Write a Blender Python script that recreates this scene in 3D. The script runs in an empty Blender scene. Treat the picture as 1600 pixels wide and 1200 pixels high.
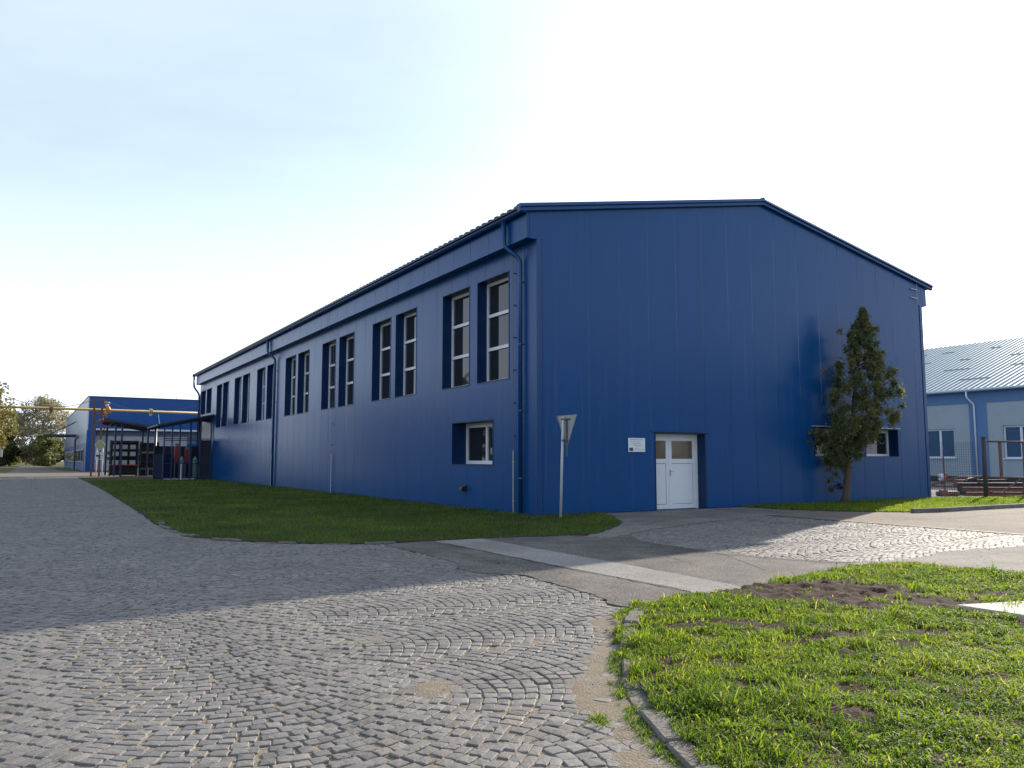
import bpy, math, random
import numpy as np
from mathutils import Vector, Matrix

R = math.radians
S = bpy.context.scene
COL = S.collection
rng = np.random.default_rng(7)
random.seed(7)

# ------------------------------------------------------------------ camera
cd = bpy.data.cameras.new("camera")
cam = bpy.data.objects.new("camera", cd)
COL.objects.link(cam)
cam.location = (0, 0, 1.55)
cam.rotation_euler = (R(90 + 5.46), 0, 0)
cd.sensor_width = 36.0
cd.lens = 36.0 * 1228.6 / 1600
cd.clip_start = 0.05
cd.clip_end = 3000
S.camera = cam

# ------------------------------------------------------------------ light
SUN_AZ, SUN_EL = 36.3, 22.1            # heading clockwise from +Y, elevation
w = bpy.data.worlds.new("World")
S.world = w
w.use_nodes = True
nt = w.node_tree
nt.nodes.clear()
sky = nt.nodes.new("ShaderNodeTexSky")
sky.sky_type = 'NISHITA'
sky.sun_disc = False
sky.sun_elevation = R(SUN_EL)
sky.sun_rotation = R(SUN_AZ)
sky.altitude = 200
sky.air_density = 1.0
sky.dust_density = 2.2
sky.ozone_density = 3.0
bg = nt.nodes.new("ShaderNodeBackground")
bg.inputs[1].default_value = 0.135
# thin high cloud, laid out by direction in the sky
tc = nt.nodes.new("ShaderNodeTexCoord")
sep = nt.nodes.new("ShaderNodeSeparateXYZ")
nt.links.new(tc.outputs['Generated'], sep.inputs[0])
mx = nt.nodes.new("ShaderNodeMath"); mx.operation = 'MAXIMUM'; mx.inputs[1].default_value = 0.06
nt.links.new(sep.outputs[2], mx.inputs[0])
dv = nt.nodes.new("ShaderNodeVectorMath"); dv.operation = 'DIVIDE'
cmb = nt.nodes.new("ShaderNodeCombineXYZ")
for i in range(3):
    nt.links.new(mx.outputs[0], cmb.inputs[i])
nt.links.new(tc.outputs['Generated'], dv.inputs[0])
nt.links.new(cmb.outputs[0], dv.inputs[1])
mp = nt.nodes.new("ShaderNodeMapping")
mp.inputs['Scale'].default_value = (0.35, 0.6, 0.0)
mp.inputs['Rotation'].default_value = (0, 0, R(35))
nt.links.new(dv.outputs[0], mp.inputs[0])
nz = nt.nodes.new("ShaderNodeTexNoise")
nz.inputs['Scale'].default_value = 1.3
nz.inputs['Detail'].default_value = 7
nz.inputs['Roughness'].default_value = 0.55
nt.links.new(mp.outputs[0], nz.inputs['Vector'])
rp = nt.nodes.new("ShaderNodeMapRange")
rp.inputs[1].default_value = 0.36; rp.inputs[2].default_value = 0.72
rp.inputs[3].default_value = 0.24; rp.inputs[4].default_value = 0.48
nt.links.new(nz.outputs[0], rp.inputs[0])
cl = nt.nodes.new("ShaderNodeMixRGB"); cl.blend_type = 'MIX'
cl.inputs[2].default_value = (6.0, 6.6, 7.5, 1)
hz = nt.nodes.new("ShaderNodeMapRange")          # the sky whitens towards the horizon
hz.inputs[1].default_value = 0.03; hz.inputs[2].default_value = 0.50
hz.inputs[3].default_value = 0.85; hz.inputs[4].default_value = 0.0
nt.links.new(sep.outputs[2], hz.inputs[0])
hm = nt.nodes.new("ShaderNodeMath"); hm.operation = 'MAXIMUM'
nt.links.new(rp.outputs[0], hm.inputs[0]); nt.links.new(hz.outputs[0], hm.inputs[1])
nt.links.new(hm.outputs[0], cl.inputs[0])
nt.links.new(sky.outputs[0], cl.inputs[1])
nt.links.new(cl.outputs[0], bg.inputs[0])
ow = nt.nodes.new("ShaderNodeOutputWorld")
nt.links.new(bg.outputs[0], ow.inputs[0])

sd = bpy.data.lights.new("sun", 'SUN')
sd.energy = 4.9
sd.angle = R(0.53)
sd.color = (1.0, 0.89, 0.76)
sun = bpy.data.objects.new("sun", sd)
COL.objects.link(sun)
sv = Vector((math.sin(R(SUN_AZ)) * math.cos(R(SUN_EL)), math.cos(R(SUN_AZ)) * math.cos(R(SUN_EL)), math.sin(R(SUN_EL))))
sun.rotation_euler = sv.to_track_quat('Z', 'Y').to_euler()
sun.location = sv * 60

S.view_settings.view_transform = 'Standard'
S.view_settings.look = 'None'
S.view_settings.exposure = 0.75
S.view_settings.gamma = 1
S.view_settings.use_curve_mapping = False

# ------------------------------------------------------------------ frames
TH = 0.5476                               # turn of the factory grid against the camera
C0 = np.array([0.6976, 21.6334])
UX = np.array([math.cos(TH), math.sin(TH)])
VX = np.array([-math.sin(TH), math.cos(TH)])

def W2(u, v):                             # factory grid -> world
    return C0[0] + UX[0] * u + VX[0] * v, C0[1] + UX[1] * u + VX[1] * v

def UV(x, y):
    dx, dy = x - C0[0], y - C0[1]
    return dx * UX[0] + dy * UX[1], dx * VX[0] + dy * VX[1]

# ------------------------------------------------------------------ materials
MATS = {}

def mat(name, col, rough=0.6, spec=0.5, metal=0.0, noise=0.0, nscale=8.0, bump=0.0, bscale=40.0, tone=None, trans=0.0,
        tcol=None, coat=0.0, col2=None, bdist=0.01, speck=0.0, sscale=150.0, stain=0.0, stscale=0.6):
    if name in MATS:
        return MATS[name]
    m = bpy.data.materials.new(name)
    m.use_nodes = True
    t = m.node_tree
    b = t.nodes['Principled BSDF']
    b.inputs['Roughness'].default_value = rough
    b.inputs['Specular IOR Level'].default_value = spec
    b.inputs['Metallic'].default_value = metal
    b.inputs['Coat Weight'].default_value = coat
    b.inputs['Coat Roughness'].default_value = 0.08
    src = None
    L = t.links.new
    co = t.nodes.new('ShaderNodeTexCoord')
    c = (*col, 1)
    c2 = (*(col2 or tuple(x * 0.55 for x in col)), 1)
    if tone:
        at = t.nodes.new('ShaderNodeAttribute'); at.attribute_name = 'tone'
        r = t.nodes.new('ShaderNodeValToRGB')
        els = r.color_ramp.elements
        els[0].position = tone[0][0]; els[0].color = (*tone[0][1], 1)
        els[1].position = tone[-1][0]; els[1].color = (*tone[-1][1], 1)
        for p, cc in tone[1:-1]:
            e = els.new(p); e.color = (*cc, 1)
        L(at.outputs['Fac'], r.inputs[0])
        src = r.outputs[0]
    if noise > 0:
        n = t.nodes.new('ShaderNodeTexNoise')
        n.inputs['Scale'].default_value = nscale
        n.inputs['Detail'].default_value = 8
        n.inputs['Roughness'].default_value = 0.62
        L(co.outputs['Object'], n.inputs['Vector'])
        mr = t.nodes.new('ShaderNodeMapRange')
        mr.inputs[1].default_value = 0.32; mr.inputs[2].default_value = 0.68
        mr.inputs[3].default_value = 0; mr.inputs[4].default_value = noise
        L(n.outputs[0], mr.inputs[0])
        mi = t.nodes.new('ShaderNodeMixRGB')
        if src is not None:
            mi.blend_type = 'MULTIPLY'
            mi.inputs[2].default_value = (0.4, 0.38, 0.35, 1)
            L(src, mi.inputs[1])
        else:
            mi.inputs[1].default_value = c
            mi.inputs[2].default_value = c2
        L(mr.outputs[0], mi.inputs[0])
        src = mi.outputs[0]
    for amt, sc, dk in ((speck, sscale, 0.25), (stain, stscale, 0.45)):
        if amt > 0:
            if src is None:
                rgb = t.nodes.new('ShaderNodeRGB'); rgb.outputs[0].default_value = c; src = rgb.outputs[0]
            n = t.nodes.new('ShaderNodeTexNoise'); n.inputs['Scale'].default_value = sc
            n.inputs['Detail'].default_value = 3 if sc > 5 else 9; n.inputs['Roughness'].default_value = 0.7
            L(co.outputs['Object'], n.inputs['Vector'])
            mr = t.nodes.new('ShaderNodeMapRange'); mr.inputs[1].default_value = 0.38; mr.inputs[2].default_value = 0.62
            mr.inputs[3].default_value = amt; mr.inputs[4].default_value = 0
            L(n.outputs[0], mr.inputs[0])
            mi = t.nodes.new('ShaderNodeMixRGB'); mi.blend_type = 'MULTIPLY'; mi.inputs[2].default_value = (dk, dk, dk, 1)
            L(mr.outputs[0], mi.inputs[0]); L(src, mi.inputs[1]); src = mi.outputs[0]
    if src is not None:
        L(src, b.inputs['Base Color'])
    else:
        b.inputs['Base Color'].default_value = c
    if bump > 0:
        n2 = t.nodes.new('ShaderNodeTexNoise')
        n2.inputs['Scale'].default_value = bscale
        n2.inputs['Detail'].default_value = 5
        L(co.outputs['Object'], n2.inputs['Vector'])
        bp = t.nodes.new('ShaderNodeBump')
        bp.inputs['Strength'].default_value = bump
        bp.inputs['Distance'].default_value = bdist
        L(n2.outputs[0], bp.inputs['Height'])
        L(bp.outputs[0], b.inputs['Normal'])
    if trans > 0:
        tr = t.nodes.new('ShaderNodeBsdfTranslucent')
        if tcol:
            mm = t.nodes.new('ShaderNodeMixRGB'); mm.blend_type = 'MULTIPLY'; mm.inputs[0].default_value = 1
            mm.inputs[2].default_value = (*tcol, 1)
            if src is not None:
                L(src, mm.inputs[1])
            else:
                mm.inputs[1].default_value = c
            L(mm.outputs[0], tr.inputs[0])
        elif src is not None:
            L(src, tr.inputs[0])
        else:
            tr.inputs[0].default_value = c
        ms = t.nodes.new('ShaderNodeMixShader')
        ms.inputs[0].default_value = trans
        L(b.outputs[0], ms.inputs[1]); L(tr.outputs[0], ms.inputs[2])
        L(ms.outputs[0], t.nodes['Material Output'].inputs[0])
    MATS[name] = m
    return m

def panel_mat(name, col, pitch=1.147, rough=0.27, axis='XY', tilt=0.012, off=0.65, spec=0.30):
    """Coated sheet-steel cladding: upright panels with tight joints, each panel lying a hair out of true."""
    m = bpy.data.materials.new(name)
    m.use_nodes = True
    t = m.node_tree; L = t.links.new
    b = t.nodes['Principled BSDF']
    b.inputs['Roughness'].default_value = rough
    b.inputs['Specular IOR Level'].default_value = spec
    co = t.nodes.new('ShaderNodeTexCoord')
    sp = t.nodes.new('ShaderNodeSeparateXYZ')
    L(co.outputs['Object'], sp.inputs[0])

    def M(op, a, bb=None, c=None):
        n = t.nodes.new('ShaderNodeMath'); n.operation = op
        for i, v in enumerate((a, bb, c)):
            if v is None:
                continue
            if isinstance(v, (int, float)):
                n.inputs[i].default_value = v
            else:
                L(v, n.inputs[i])
        return n.outputs[0]
    along = M('ADD', sp.outputs[0], sp.outputs[1])
    q = M('DIVIDE', M('SUBTRACT', along, off), pitch)
    fl = M('FLOOR', q)
    fr = M('SUBTRACT', q, fl)
    edge = M('MULTIPLY', M('MINIMUM', fr, M('SUBTRACT', 1.0, fr)), pitch)   # metres from the joint
    groove = M('SUBTRACT', 1.0, M('SMOOTH_MIN', M('DIVIDE', edge, 0.013), 1.0, 0.2))
    groove = M('MAXIMUM', groove, 0.0)
    wn = t.nodes.new('ShaderNodeTexWhiteNoise'); wn.noise_dimensions = '1D'
    L(fl, wn.inputs['W'])
    # colour: faint weathering plus dark joint
    nz = t.nodes.new('ShaderNodeTexNoise'); nz.inputs['Scale'].default_value = 0.5; nz.inputs['Detail'].default_value = 6
    ma = t.nodes.new('ShaderNodeMapping'); ma.inputs['Scale'].default_value = (3, 3, 0.35)
    L(co.outputs['Object'], ma.inputs[0]); L(ma.outputs[0], nz.inputs['Vector'])
    mix = t.nodes.new('ShaderNodeMixRGB')
    mix.inputs[1].default_value = (*[x * 0.90 for x in col], 1)
    mix.inputs[2].default_value = (*[x * 1.1 for x in col], 1)
    L(M('ADD', M('MULTIPLY', nz.outputs[0], 0.7), M('MULTIPLY', wn.outputs['Value'], 0.3)), mix.inputs[0])
    # pale run-off streaks dried on the sheet
    ns = t.nodes.new('ShaderNodeTexNoise'); ns.inputs['Scale'].default_value = 1.0; ns.inputs['Detail'].default_value = 3
    msx = t.nodes.new('ShaderNodeMapping'); msx.inputs['Scale'].default_value = (5.5, 5.5, 0.16)
    L(co.outputs['Object'], msx.inputs[0]); L(msx.outputs[0], ns.inputs['Vector'])
    mrs = t.nodes.new('ShaderNodeMapRange'); mrs.inputs[1].default_value = 0.60; mrs.inputs[2].default_value = 0.80
    mrs.inputs[3].default_value = 0.0; mrs.inputs[4].default_value = 0.22
    L(ns.outputs[0], mrs.inputs[0])
    mst = t.nodes.new('ShaderNodeMixRGB'); mst.inputs[2].default_value = (0.10, 0.15, 0.24, 1)
    L(mrs.outputs[0], mst.inputs[0]); L(mix.outputs[0], mst.inputs[1])
    mix = mst
    mix2 = t.nodes.new('ShaderNodeMixRGB')
    mix2.inputs[2].default_value = (*[x * 0.3 for x in col], 1)
    L(mix.outputs[0], mix2.inputs[1])
    L(M('MULTIPLY', groove, 0.75), mix2.inputs[0])
    L(mix2.outputs[0], b.inputs['Base Color'])
        # relief: joints, panels out of true, slow oil-canning
    n3 = t.nodes.new('ShaderNodeTexNoise'); n3.inputs['Scale'].default_value = 0.9; n3.inputs['Detail'].default_value = 2
    m3 = t.nodes.new('ShaderNodeMapping'); m3.inputs['Scale'].default_value = (1.2, 1.2, 0.4)
    L(co.outputs['Object'], m3.inputs[0]); L(m3.outputs[0], n3.inputs['Vector'])
    h = M('ADD', M('MULTIPLY', groove, -0.004),
          M('ADD', M('MULTIPLY', M('MULTIPLY', M('SUBTRACT', wn.outputs['Value'], 0.5), fr), tilt), M('MULTIPLY', n3.outputs[0], 0.010)))
    bp = t.nodes.new('ShaderNodeBump'); bp.inputs['Strength'].default_value = 1.0; bp.inputs['Distance'].default_value = 1.0
    L(h, bp.inputs['Height']); L(bp.outputs[0], b.inputs['Normal'])
    return m

BLUE = (0.0025, 0.060, 0.200)
m_wall = panel_mat('blue_cladding', BLUE)
m_fascia = panel_mat('blue_fascia', BLUE, pitch=1.147)
m_trim = mat('blue_trim', (0.0025, 0.050, 0.168), rough=0.3, spec=0.38)
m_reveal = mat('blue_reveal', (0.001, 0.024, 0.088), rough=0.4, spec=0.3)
m_roof = mat('dark_roof_sheet', (0.02, 0.035, 0.07), rough=0.5)
m_white = mat('white_plastic', (0.72, 0.74, 0.76), rough=0.35, noise=0.12, nscale=3)
m_glass = mat('window_glass', (0.016, 0.020, 0.025), rough=0.03, spec=0.6)
m_bglass = mat('door_glass', (0.17, 0.135, 0.09), rough=0.08, spec=0.5, noise=0.5, nscale=2.2, col2=(0.08, 0.06, 0.045))
m_galv = mat('galvanised_steel', (0.42, 0.43, 0.44), rough=0.42, metal=0.55, noise=0.3, nscale=30)
m_rod = mat('rod_steel', (0.10, 0.11, 0.13), rough=0.5, metal=0.4)
m_black = mat('black_plastic', (0.012, 0.012, 0.014), rough=0.5)
m_granite = mat('granite_kerb', (0.23, 0.21, 0.185), rough=0.9, spec=0.2, noise=0.7, nscale=9, bump=0.9, bscale=30, bdist=0.02, speck=0.5, sscale=90, stain=0.6, stscale=4)
m_conc = mat('pale_concrete', (0.30, 0.28, 0.245), rough=0.9, spec=0.2, noise=0.6, nscale=2.5, bump=0.7, bscale=60, col2=(0.20, 0.19, 0.17), speck=0.65, sscale=30, stain=0.75, stscale=0.5)
m_rust = mat('rusty_steel', (0.27, 0.125, 0.085), rough=0.85, noise=0.8, nscale=5, bump=0.2, bscale=50)
m_yellow = mat('yellow_pipe_paint', (0.50, 0.37, 0.11), rough=0.4, noise=0.2, nscale=2)
m_orange = mat('orange_paint', (0.55, 0.25, 0.04), rough=0.45, noise=0.3, nscale=8)

# ------------------------------------------------------------------ mesh helpers
def tag(o, label=None, cat=None, group=None, kind=None):
    if label: o['label'] = label
    if cat: o['category'] = cat
    if group: o['group'] = group
    if kind: o['kind'] = kind
    return o

def empty(name, u, v, z=0.0, rot=0.0, label=None, cat=None, group=None):
    o = bpy.data.objects.new(name, None)
    COL.objects.link(o)
    x, y = W2(u, v)
    o.location = (x, y, z)
    o.rotation_euler = (0, 0, TH + rot)
    o.empty_display_size = 0.3
    return tag(o, label, cat, group)

def children(o):
    return [c for c in bpy.data.objects if c.parent is o]

def copy_tree(o, parent=None):
    c = o.copy()
    COL.objects.link(c)
    if parent is not None:
        c.parent = parent
    for ch in children(o):
        copy_tree(ch, c)
    return c

class MB:
    def __init__(s):
        s.v = []; s.f = []
    def add(s, vs, fs):
        n = len(s.v)
        s.v += [tuple(p) for p in vs]
        s.f += [tuple(i + n for i in f) for f in fs]
        return s
    def box(s, x0, x1, y0, y1, z0, z1, M=None):
        vs = [(x, y, z) for z in (z0, z1) for y in (y0, y1) for x in (x0, x1)]
        if M is not None:
            vs = [M @ Vector(p) for p in vs]
        return s.add(vs, [(0, 2, 3, 1), (4, 5, 7, 6), (0, 1, 5, 4), (2, 6, 7, 3), (0, 4, 6, 2), (1, 3, 7, 5)])
    def bbox(s, x0, x1, y0, y1, z0, z1, b=0.01):
        """box with chamfered edges"""
        vs = []; 
        for (z, i) in ((z0, b), (z0 + b, 0), (z1 - b, 0), (z1, b)):
            x0i, x1i, y0i, y1i = x0 + i, x1 - i, y0 + i, y1 - i
            c = b
            vs += [(x0i + c, y0i, z), (x1i - c, y0i, z), (x1i, y0i + c, z), (x1i, y1i - c, z),
                   (x1i - c, y1i, z), (x0i + c, y1i, z), (x0i, y1i - c, z), (x0i, y0i + c, z)]
        fs = [tuple(range(7, -1, -1)), tuple(range(24, 32))]
        for k in range(3):
            for j in range(8):
                a = k * 8 + j; bq = k * 8 + (j + 1) % 8
                fs.append((a, bq, bq + 8, a + 8))
        return s.add(vs, fs)
    def tube(s, pts, r, n=8, caps=True):
        pts = [Vector(p) for p in pts]
        rs = r if isinstance(r, (list, tuple)) else [r] * len(pts)
        rings = []
        ref = None
        for i, p in enumerate(pts):
            if i == 0: d = pts[1] - p
            elif i == len(pts) - 1: d = p - pts[i - 1]
            else: d = (pts[i + 1] - p).normalized() + (p - pts[i - 1]).normalized()
            d.normalize()
            if ref is None:
                ref = Vector((0, 0, 1)) if abs(d.z) < 0.9 else Vector((1, 0, 0))
            a = d.cross(ref).normalized(); bq = a.cross(d).normalized()
            ref = bq
            rings.append([p + (a * math.cos(2 * math.pi * k / n) + bq * math.sin(2 * math.pi * k / n)) * rs[i] for k in range(n)])
        vs = [q for rg in rings for q in rg]
        fs = []
        for i in range(len(pts) - 1):
            for k in range(n):
                a = i * n + k; bq = i * n + (k + 1) % n
                fs.append((a, a + n, bq + n, bq))
        if caps:
            fs.append(tuple(range(n)))
            fs.append(tuple(range(len(vs) - 1, len(vs) - n - 1, -1)))
        return s.add(vs, fs)
    def bar(s, a, b, w_, h_):
        a, b = Vector(a), Vector(b)
        d = (b - a); L = d.length; d.normalize()
        up = Vector((0, 0, 1)) if abs(d.z) < 0.95 else Vector((1, 0, 0))
        x = d.cross(up).normalized(); y = x.cross(d)
        M = Matrix((x, d, y)).transposed().to_4x4()
        M.translation = a
        return s.box(-w_ / 2, w_ / 2, 0, L, -h_ / 2, h_ / 2, M)
    def build(s, name, m, parent=None, smooth=False):
        me = bpy.data.meshes.new(name)
        me.from_pydata(s.v, [], s.f)
        me.materials.append(m)
        if smooth:
            me.polygons.foreach_set('use_smooth', [True] * len(me.polygons))
        me.update()
        o = bpy.data.objects.new(name, me)
        COL.objects.link(o)
        if parent is not None:
            o.parent = parent
        return o

def np_mesh(name, V, F, m, tone=None, smooth=False, parent=None):
    me = bpy.data.meshes.new(name)
    k = F.shape[1]
    me.vertices.add(len(V)); me.vertices.foreach_set('co', np.ascontiguousarray(V, dtype=np.float32).ravel())
    me.loops.add(F.size); me.loops.foreach_set('vertex_index', np.ascontiguousarray(F, dtype=np.int32).ravel())
    me.polygons.add(len(F)); me.polygons.foreach_set('loop_start', np.arange(0, F.size, k, dtype=np.int32))
    me.update(calc_edges=True)
    if tone is not None:
        a = me.attributes.new('tone', 'FLOAT', 'POINT')
        a.data.foreach_set('value', np.ascontiguousarray(tone, dtype=np.float32))
    me.polygons.foreach_set('use_smooth', np.full(len(F), smooth))
    me.materials.append(m)
    me.validate()
    o = bpy.data.objects.new(name, me)
    COL.objects.link(o)
    if parent is not None:
        o.parent = parent
    return o

def hash2(i, j, seed):
    h = np.sin(i * 127.1 + j * 311.7 + seed * 74.7) * 43758.5453
    return h - np.floor(h)

def vn(x, y, seed=0):
    xi, yi = np.floor(x), np.floor(y)
    fx, fy = x - xi, y - yi
    fx = fx * fx * (3 - 2 * fx); fy = fy * fy * (3 - 2 * fy)
    a = hash2(xi, yi, seed); b = hash2(xi + 1, yi, seed); c = hash2(xi, yi + 1, seed); d = hash2(xi + 1, yi + 1, seed)
    return (a * (1 - fx) + b * fx) * (1 - fy) + (c * (1 - fx) + d * fx) * fy

def fbm(x, y, seed=0, o=4):
    r = 0; a = 0.5; t = 0
    for k in range(o):
        r = r + a * vn(x * 2 ** k, y * 2 ** k, seed + k * 13); t += a; a *= 0.55
    return r / t

def inpoly(x, y, P):
    P = np.asarray(P, float)
    r = np.zeros(np.shape(x), bool)
    n = len(P)
    for i in range(n):
        x0, y0 = P[i]; x1, y1 = P[(i + 1) % n]
        if y0 == y1: continue
        c = ((y0 > y) != (y1 > y)) & (x < (x1 - x0) * (y - y0) / (y1 - y0) + x0)
        r ^= c
    return r

def pdist(x, y, P):
    """distance to an open polyline"""
    d = np.full(np.shape(x), 1e9)
    for (x0, y0), (x1, y1) in zip(P[:-1], P[1:]):
        ex, ey = x1 - x0, y1 - y0
        t = np.clip(((x - x0) * ex + (y - y0) * ey) / (ex * ex + ey * ey), 0, 1)
        d = np.minimum(d, np.hypot(x - x0 - t * ex, y - y0 - t * ey))
    return d

def rough_edge(P, step=0.07, amp=0.04, seed=1):
    out = []
    n = len(P)
    for i in range(n):
        a = np.array(P[i]); b = np.array(P[(i + 1) % n])
        L = np.linalg.norm(b - a)
        k = min(160, max(1, int(L / step)))
        nx, ny = (b - a)[1] / (L + 1e-9), -(b - a)[0] / (L + 1e-9)
        for j in range(k):
            p = a + (b - a) * j / k
            q = (fbm(np.array(p[0] * 2.3), np.array(p[1] * 2.3), seed) - 0.5) * 4 * amp + (fbm(np.array(p[0] * 11.0), np.array(p[1] * 11.0), seed + 3) - 0.5) * 1.6 * amp
            out.append((p[0] + nx * q, p[1] + ny * q))
    return out

def sheet(name, P, z, m, amp=0.0, thick=0.0):
    """flat sheet over a polygon given in the factory grid"""
    if amp: P = rough_edge(P, amp=amp)
    vs = [(*W2(*p), z) for p in P]
    from mathutils.geometry import tessellate_polygon
    tr = tessellate_polygon([[Vector(p) for p in vs]])
    fs = []
    for t in tr:
        a, b, c = [Vector(vs[i]) for i in t]
        fs.append(tuple(t) if (b - a).cross(c - a).z > 0 else tuple(t[::-1]))
    mb = MB(); mb.add(vs, fs)
    if thick:
        n = len(vs)
        mb.add(vs + [(x, y, zz - thick) for x, y, zz in vs], [(i, (i + 1) % n, n + (i + 1) % n, n + i) for i in range(n)])
    return tag(mb.build(name, m), kind='structure')

# ================================================================== GROUND
def ground_mat():
    m = mat('meadow_ground', (0.075, 0.095, 0.03), rough=0.95, spec=0.1, noise=0.8, nscale=0.35, col2=(0.13, 0.10, 0.06), bump=0.5, bscale=4, bdist=0.05)
    return m
g = MB(); g.add([(-450, -120, -0.06), (450, -120, -0.06), (450, 620, -0.06), (-450, 620, -0.06)], [(0, 1, 2, 3)])
tag(g.build('ground', ground_mat()), kind='structure')

LAWN_L = [(-8.35, 57.6), (-8.45, 45), (-8.6, 28.4), (-8.9, 14), (-9.2, 2.6), (-9.03, -1.2), (-8.5, -2.4), (-7.7, -3.4), (-6.9, -4.05), (-6.2, -4.3), (-5.2, -4.38), (-4.2, -4.5),
          (-2.83, -4.8), (-1.8, -4.98), (-0.9, -4.25), (0.4, -3.1), (1.5, -1.4), (2.1, -0.35), (2.1, 0.05), (0.05, 0.05), (0.05, 57.6)]
ASPH = [(-6.31, -4.55), (-5.2, -4.3), (-4.21, -4.4), (-2.83, -4.7), (-2.07, -5.1), (-1.2, -5.4), (-1.88, -6.42), (-2.0, -8.21), (-1.91, -9.5), (-1.2, -10.6),
        (-2.42, -11.2), (-3.36, -11.5), (-4.74, -11.8), (-5.61, -11.8), (-6.3, -11.75), (-6.47, -11.51), (-6.51, -11.32), (-6.23, -10.79), (-6.26, -10.46),
        (-6.2, -9.88), (-6.17, -8.94), (-6.55, -8.56), (-6.57, -8.11), (-6.31, -7.37), (-6.27, -6.27)]
SLAB = [(-5.27, -4.5), (-4.3, -4.55), (-4.3, -8.0), (-4.34, -9.94), (-4.4, -11.15), (-4.5, -11.5), (-5.35, -11.7), (-5.17, -10.89), (-5.25, -8.38)]
APRON = [(1.2, -0.1), (8.9, -0.1), (8.75, -1.3), (8.51, -2.8), (5.58, -3.06), (2.34, -3.87), (-0.35, -4.84), (-2.17, -5.81), (-2.4, -5.3), (0.2, -3.3)]
COBR = [(-2.17, -5.81), (-0.35, -4.84), (2.34, -3.87), (5.58, -3.06), (5.6, -4.4), (5.6, -11.5), (3.29, -10.73), (1.56, -10.45), (0.03, -10.72), (-1.4, -10.75), (-1.91, -9.5), (-2.0, -8.21), (-1.88, -6.42)]
ROADR = [(8.3, -2.75), (10.3, -4.75), (12.1, -4.6), (15.4, -4.8), (34, -5.2), (34, -22), (5.62, -22), (5.62, -4.3), (5.5, -3.0)]
WALKR = [(3.29, -10.73), (1.56, -10.45), (0.03, -10.72), (-1.5, -10.6), (-1.3, -11.2), (-0.8, -12.2), (-0.2, -13.2), (1.5, -16), (5.6, -16), (5.6, -11.5)]
LAWN_N = [(10.5, 6.5), (6.88, 10.77), (6.29, 11.15), (5.96, 11.75), (5.26, 11.72), (4.32, 11.04), (3.63, 10.35), (2.61, 9.38), (1.85, 8.96), (1.46, 8.58), (1.2, 7.9),
          (1.03, 6.94), (0.93, 6.19), (0.87, 5.59), (0.87, 4.95), (0.90, 4.62), (0.95, 4.21), (1.0, 3.9), (1.2, 3.1), (1.6, 2.2), (8, 1.5)]     # world metres
KERB_N = [(1.36, 8.5), (1.12, 7.9), (0.95, 6.94), (0.83, 6.19), (0.755, 5.59), (0.755, 4.95), (0.79, 4.62), (0.84, 4.21), (0.91, 3.85), (1.1, 3.1), (1.5, 2.2)]
GRASS_R = [(7.75, -0.03), (7.85, -1.5), (8.42, -2.75), (9.4, -3.9), (10.35, -4.55), (11.37, -4.5), (14.23, -4.55), (17, -4.75), (22, -4.85), (32, -5.0), (32, -2.2), (24, -1.7), (20.9, -0.9), (18.7, -0.1)]

ROAD_BED = [(-70, -30), (6, -30), (6, -2.9), (-2, -4.6), (-8, -3.2), (-8.2, 57.8), (-70, 57.8)]
m_joint = mat('sandy_joint', (0.17, 0.15, 0.12), rough=0.95, spec=0.1, noise=0.7, nscale=5, bump=0.5, bscale=90, col2=(0.10, 0.085, 0.065))
sheet('road_bed', ROAD_BED, -0.0165, m_joint)

def sandmask(x, y):
    n = fbm(x * 2.6, y * 2.6, 5)
    n2 = fbm(x * 9, y * 9, 8)
    d = pdist(x, y, [(1.75, 9.1)] + KERB_N[:8])
    s = np.clip(1.3 - d / (0.16 + 0.42 * n ** 1.5), 0, 1)
    for (cx, cy, a, b, k) in ((-0.53, 5.53, 0.23, 0.20, 1.05), (-1.12, 6.95, 0.24, 0.26, 0.72), (0.5, 5.4, 0.18, 0.6, 0.85), (-2.9, 9.6, 0.5, 0.5, 0.5), (0.15, 6.9, 0.25, 0.3, 0.5)):
        q = ((x - cx) / a) ** 2 + ((y - cy) / b) ** 2
        s = np.maximum(s, k * np.exp(-q * 0.8))
    return np.clip((s + (n2 - 0.5) * 0.7 + (n - 0.5) * 0.3 - 0.3) * 1.9, 0, 1)

# sandy bedding between the near setts, risen over them where sand has drifted
gx, gy = np.meshgrid(np.arange(-7.5, 2.2, 0.045), np.arange(2.4, 13, 0.05))
nzb = fbm(gx * 12, gy * 12, 3)
gz = -0.0105 + 0.0130 * sandmask(gx, gy) + (nzb - 0.5) * 0.008
ny_, nx_ = gx.shape
idx = np.arange(nx_ * ny_).reshape(ny_, nx_)
F = np.stack([idx[:-1, :-1], idx[:-1, 1:], idx[1:, 1:], idx[1:, :-1]], -1).reshape(-1, 4)
cxm = gx.ravel()[F].mean(1); cym = gy.ravel()[F].mean(1)
cu, cv = UV(cxm, cym)
keep = ~inpoly(cu, cv, ASPH) & ~inpoly(cxm, cym, LAWN_N) & (cv < -3.5)
F = F[keep]
us, inv = np.unique(F, return_inverse=True)
Vb = np.stack([gx.ravel(), gy.ravel(), gz.ravel()], 1)[us]
m_sand = mat('drifted_sand', (0.31, 0.262, 0.195), rough=0.95, spec=0.1, noise=0.8, nscale=2.8, bump=0.9, bscale=60, bdist=0.012, col2=(0.25, 0.205, 0.15), speck=0.5, sscale=70, stain=0.3, stscale=3)
sand = np_mesh('sand', Vb, inv.reshape(-1, 4).astype(np.int32), m_sand, smooth=True)
tag(sand, kind='structure')

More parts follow.
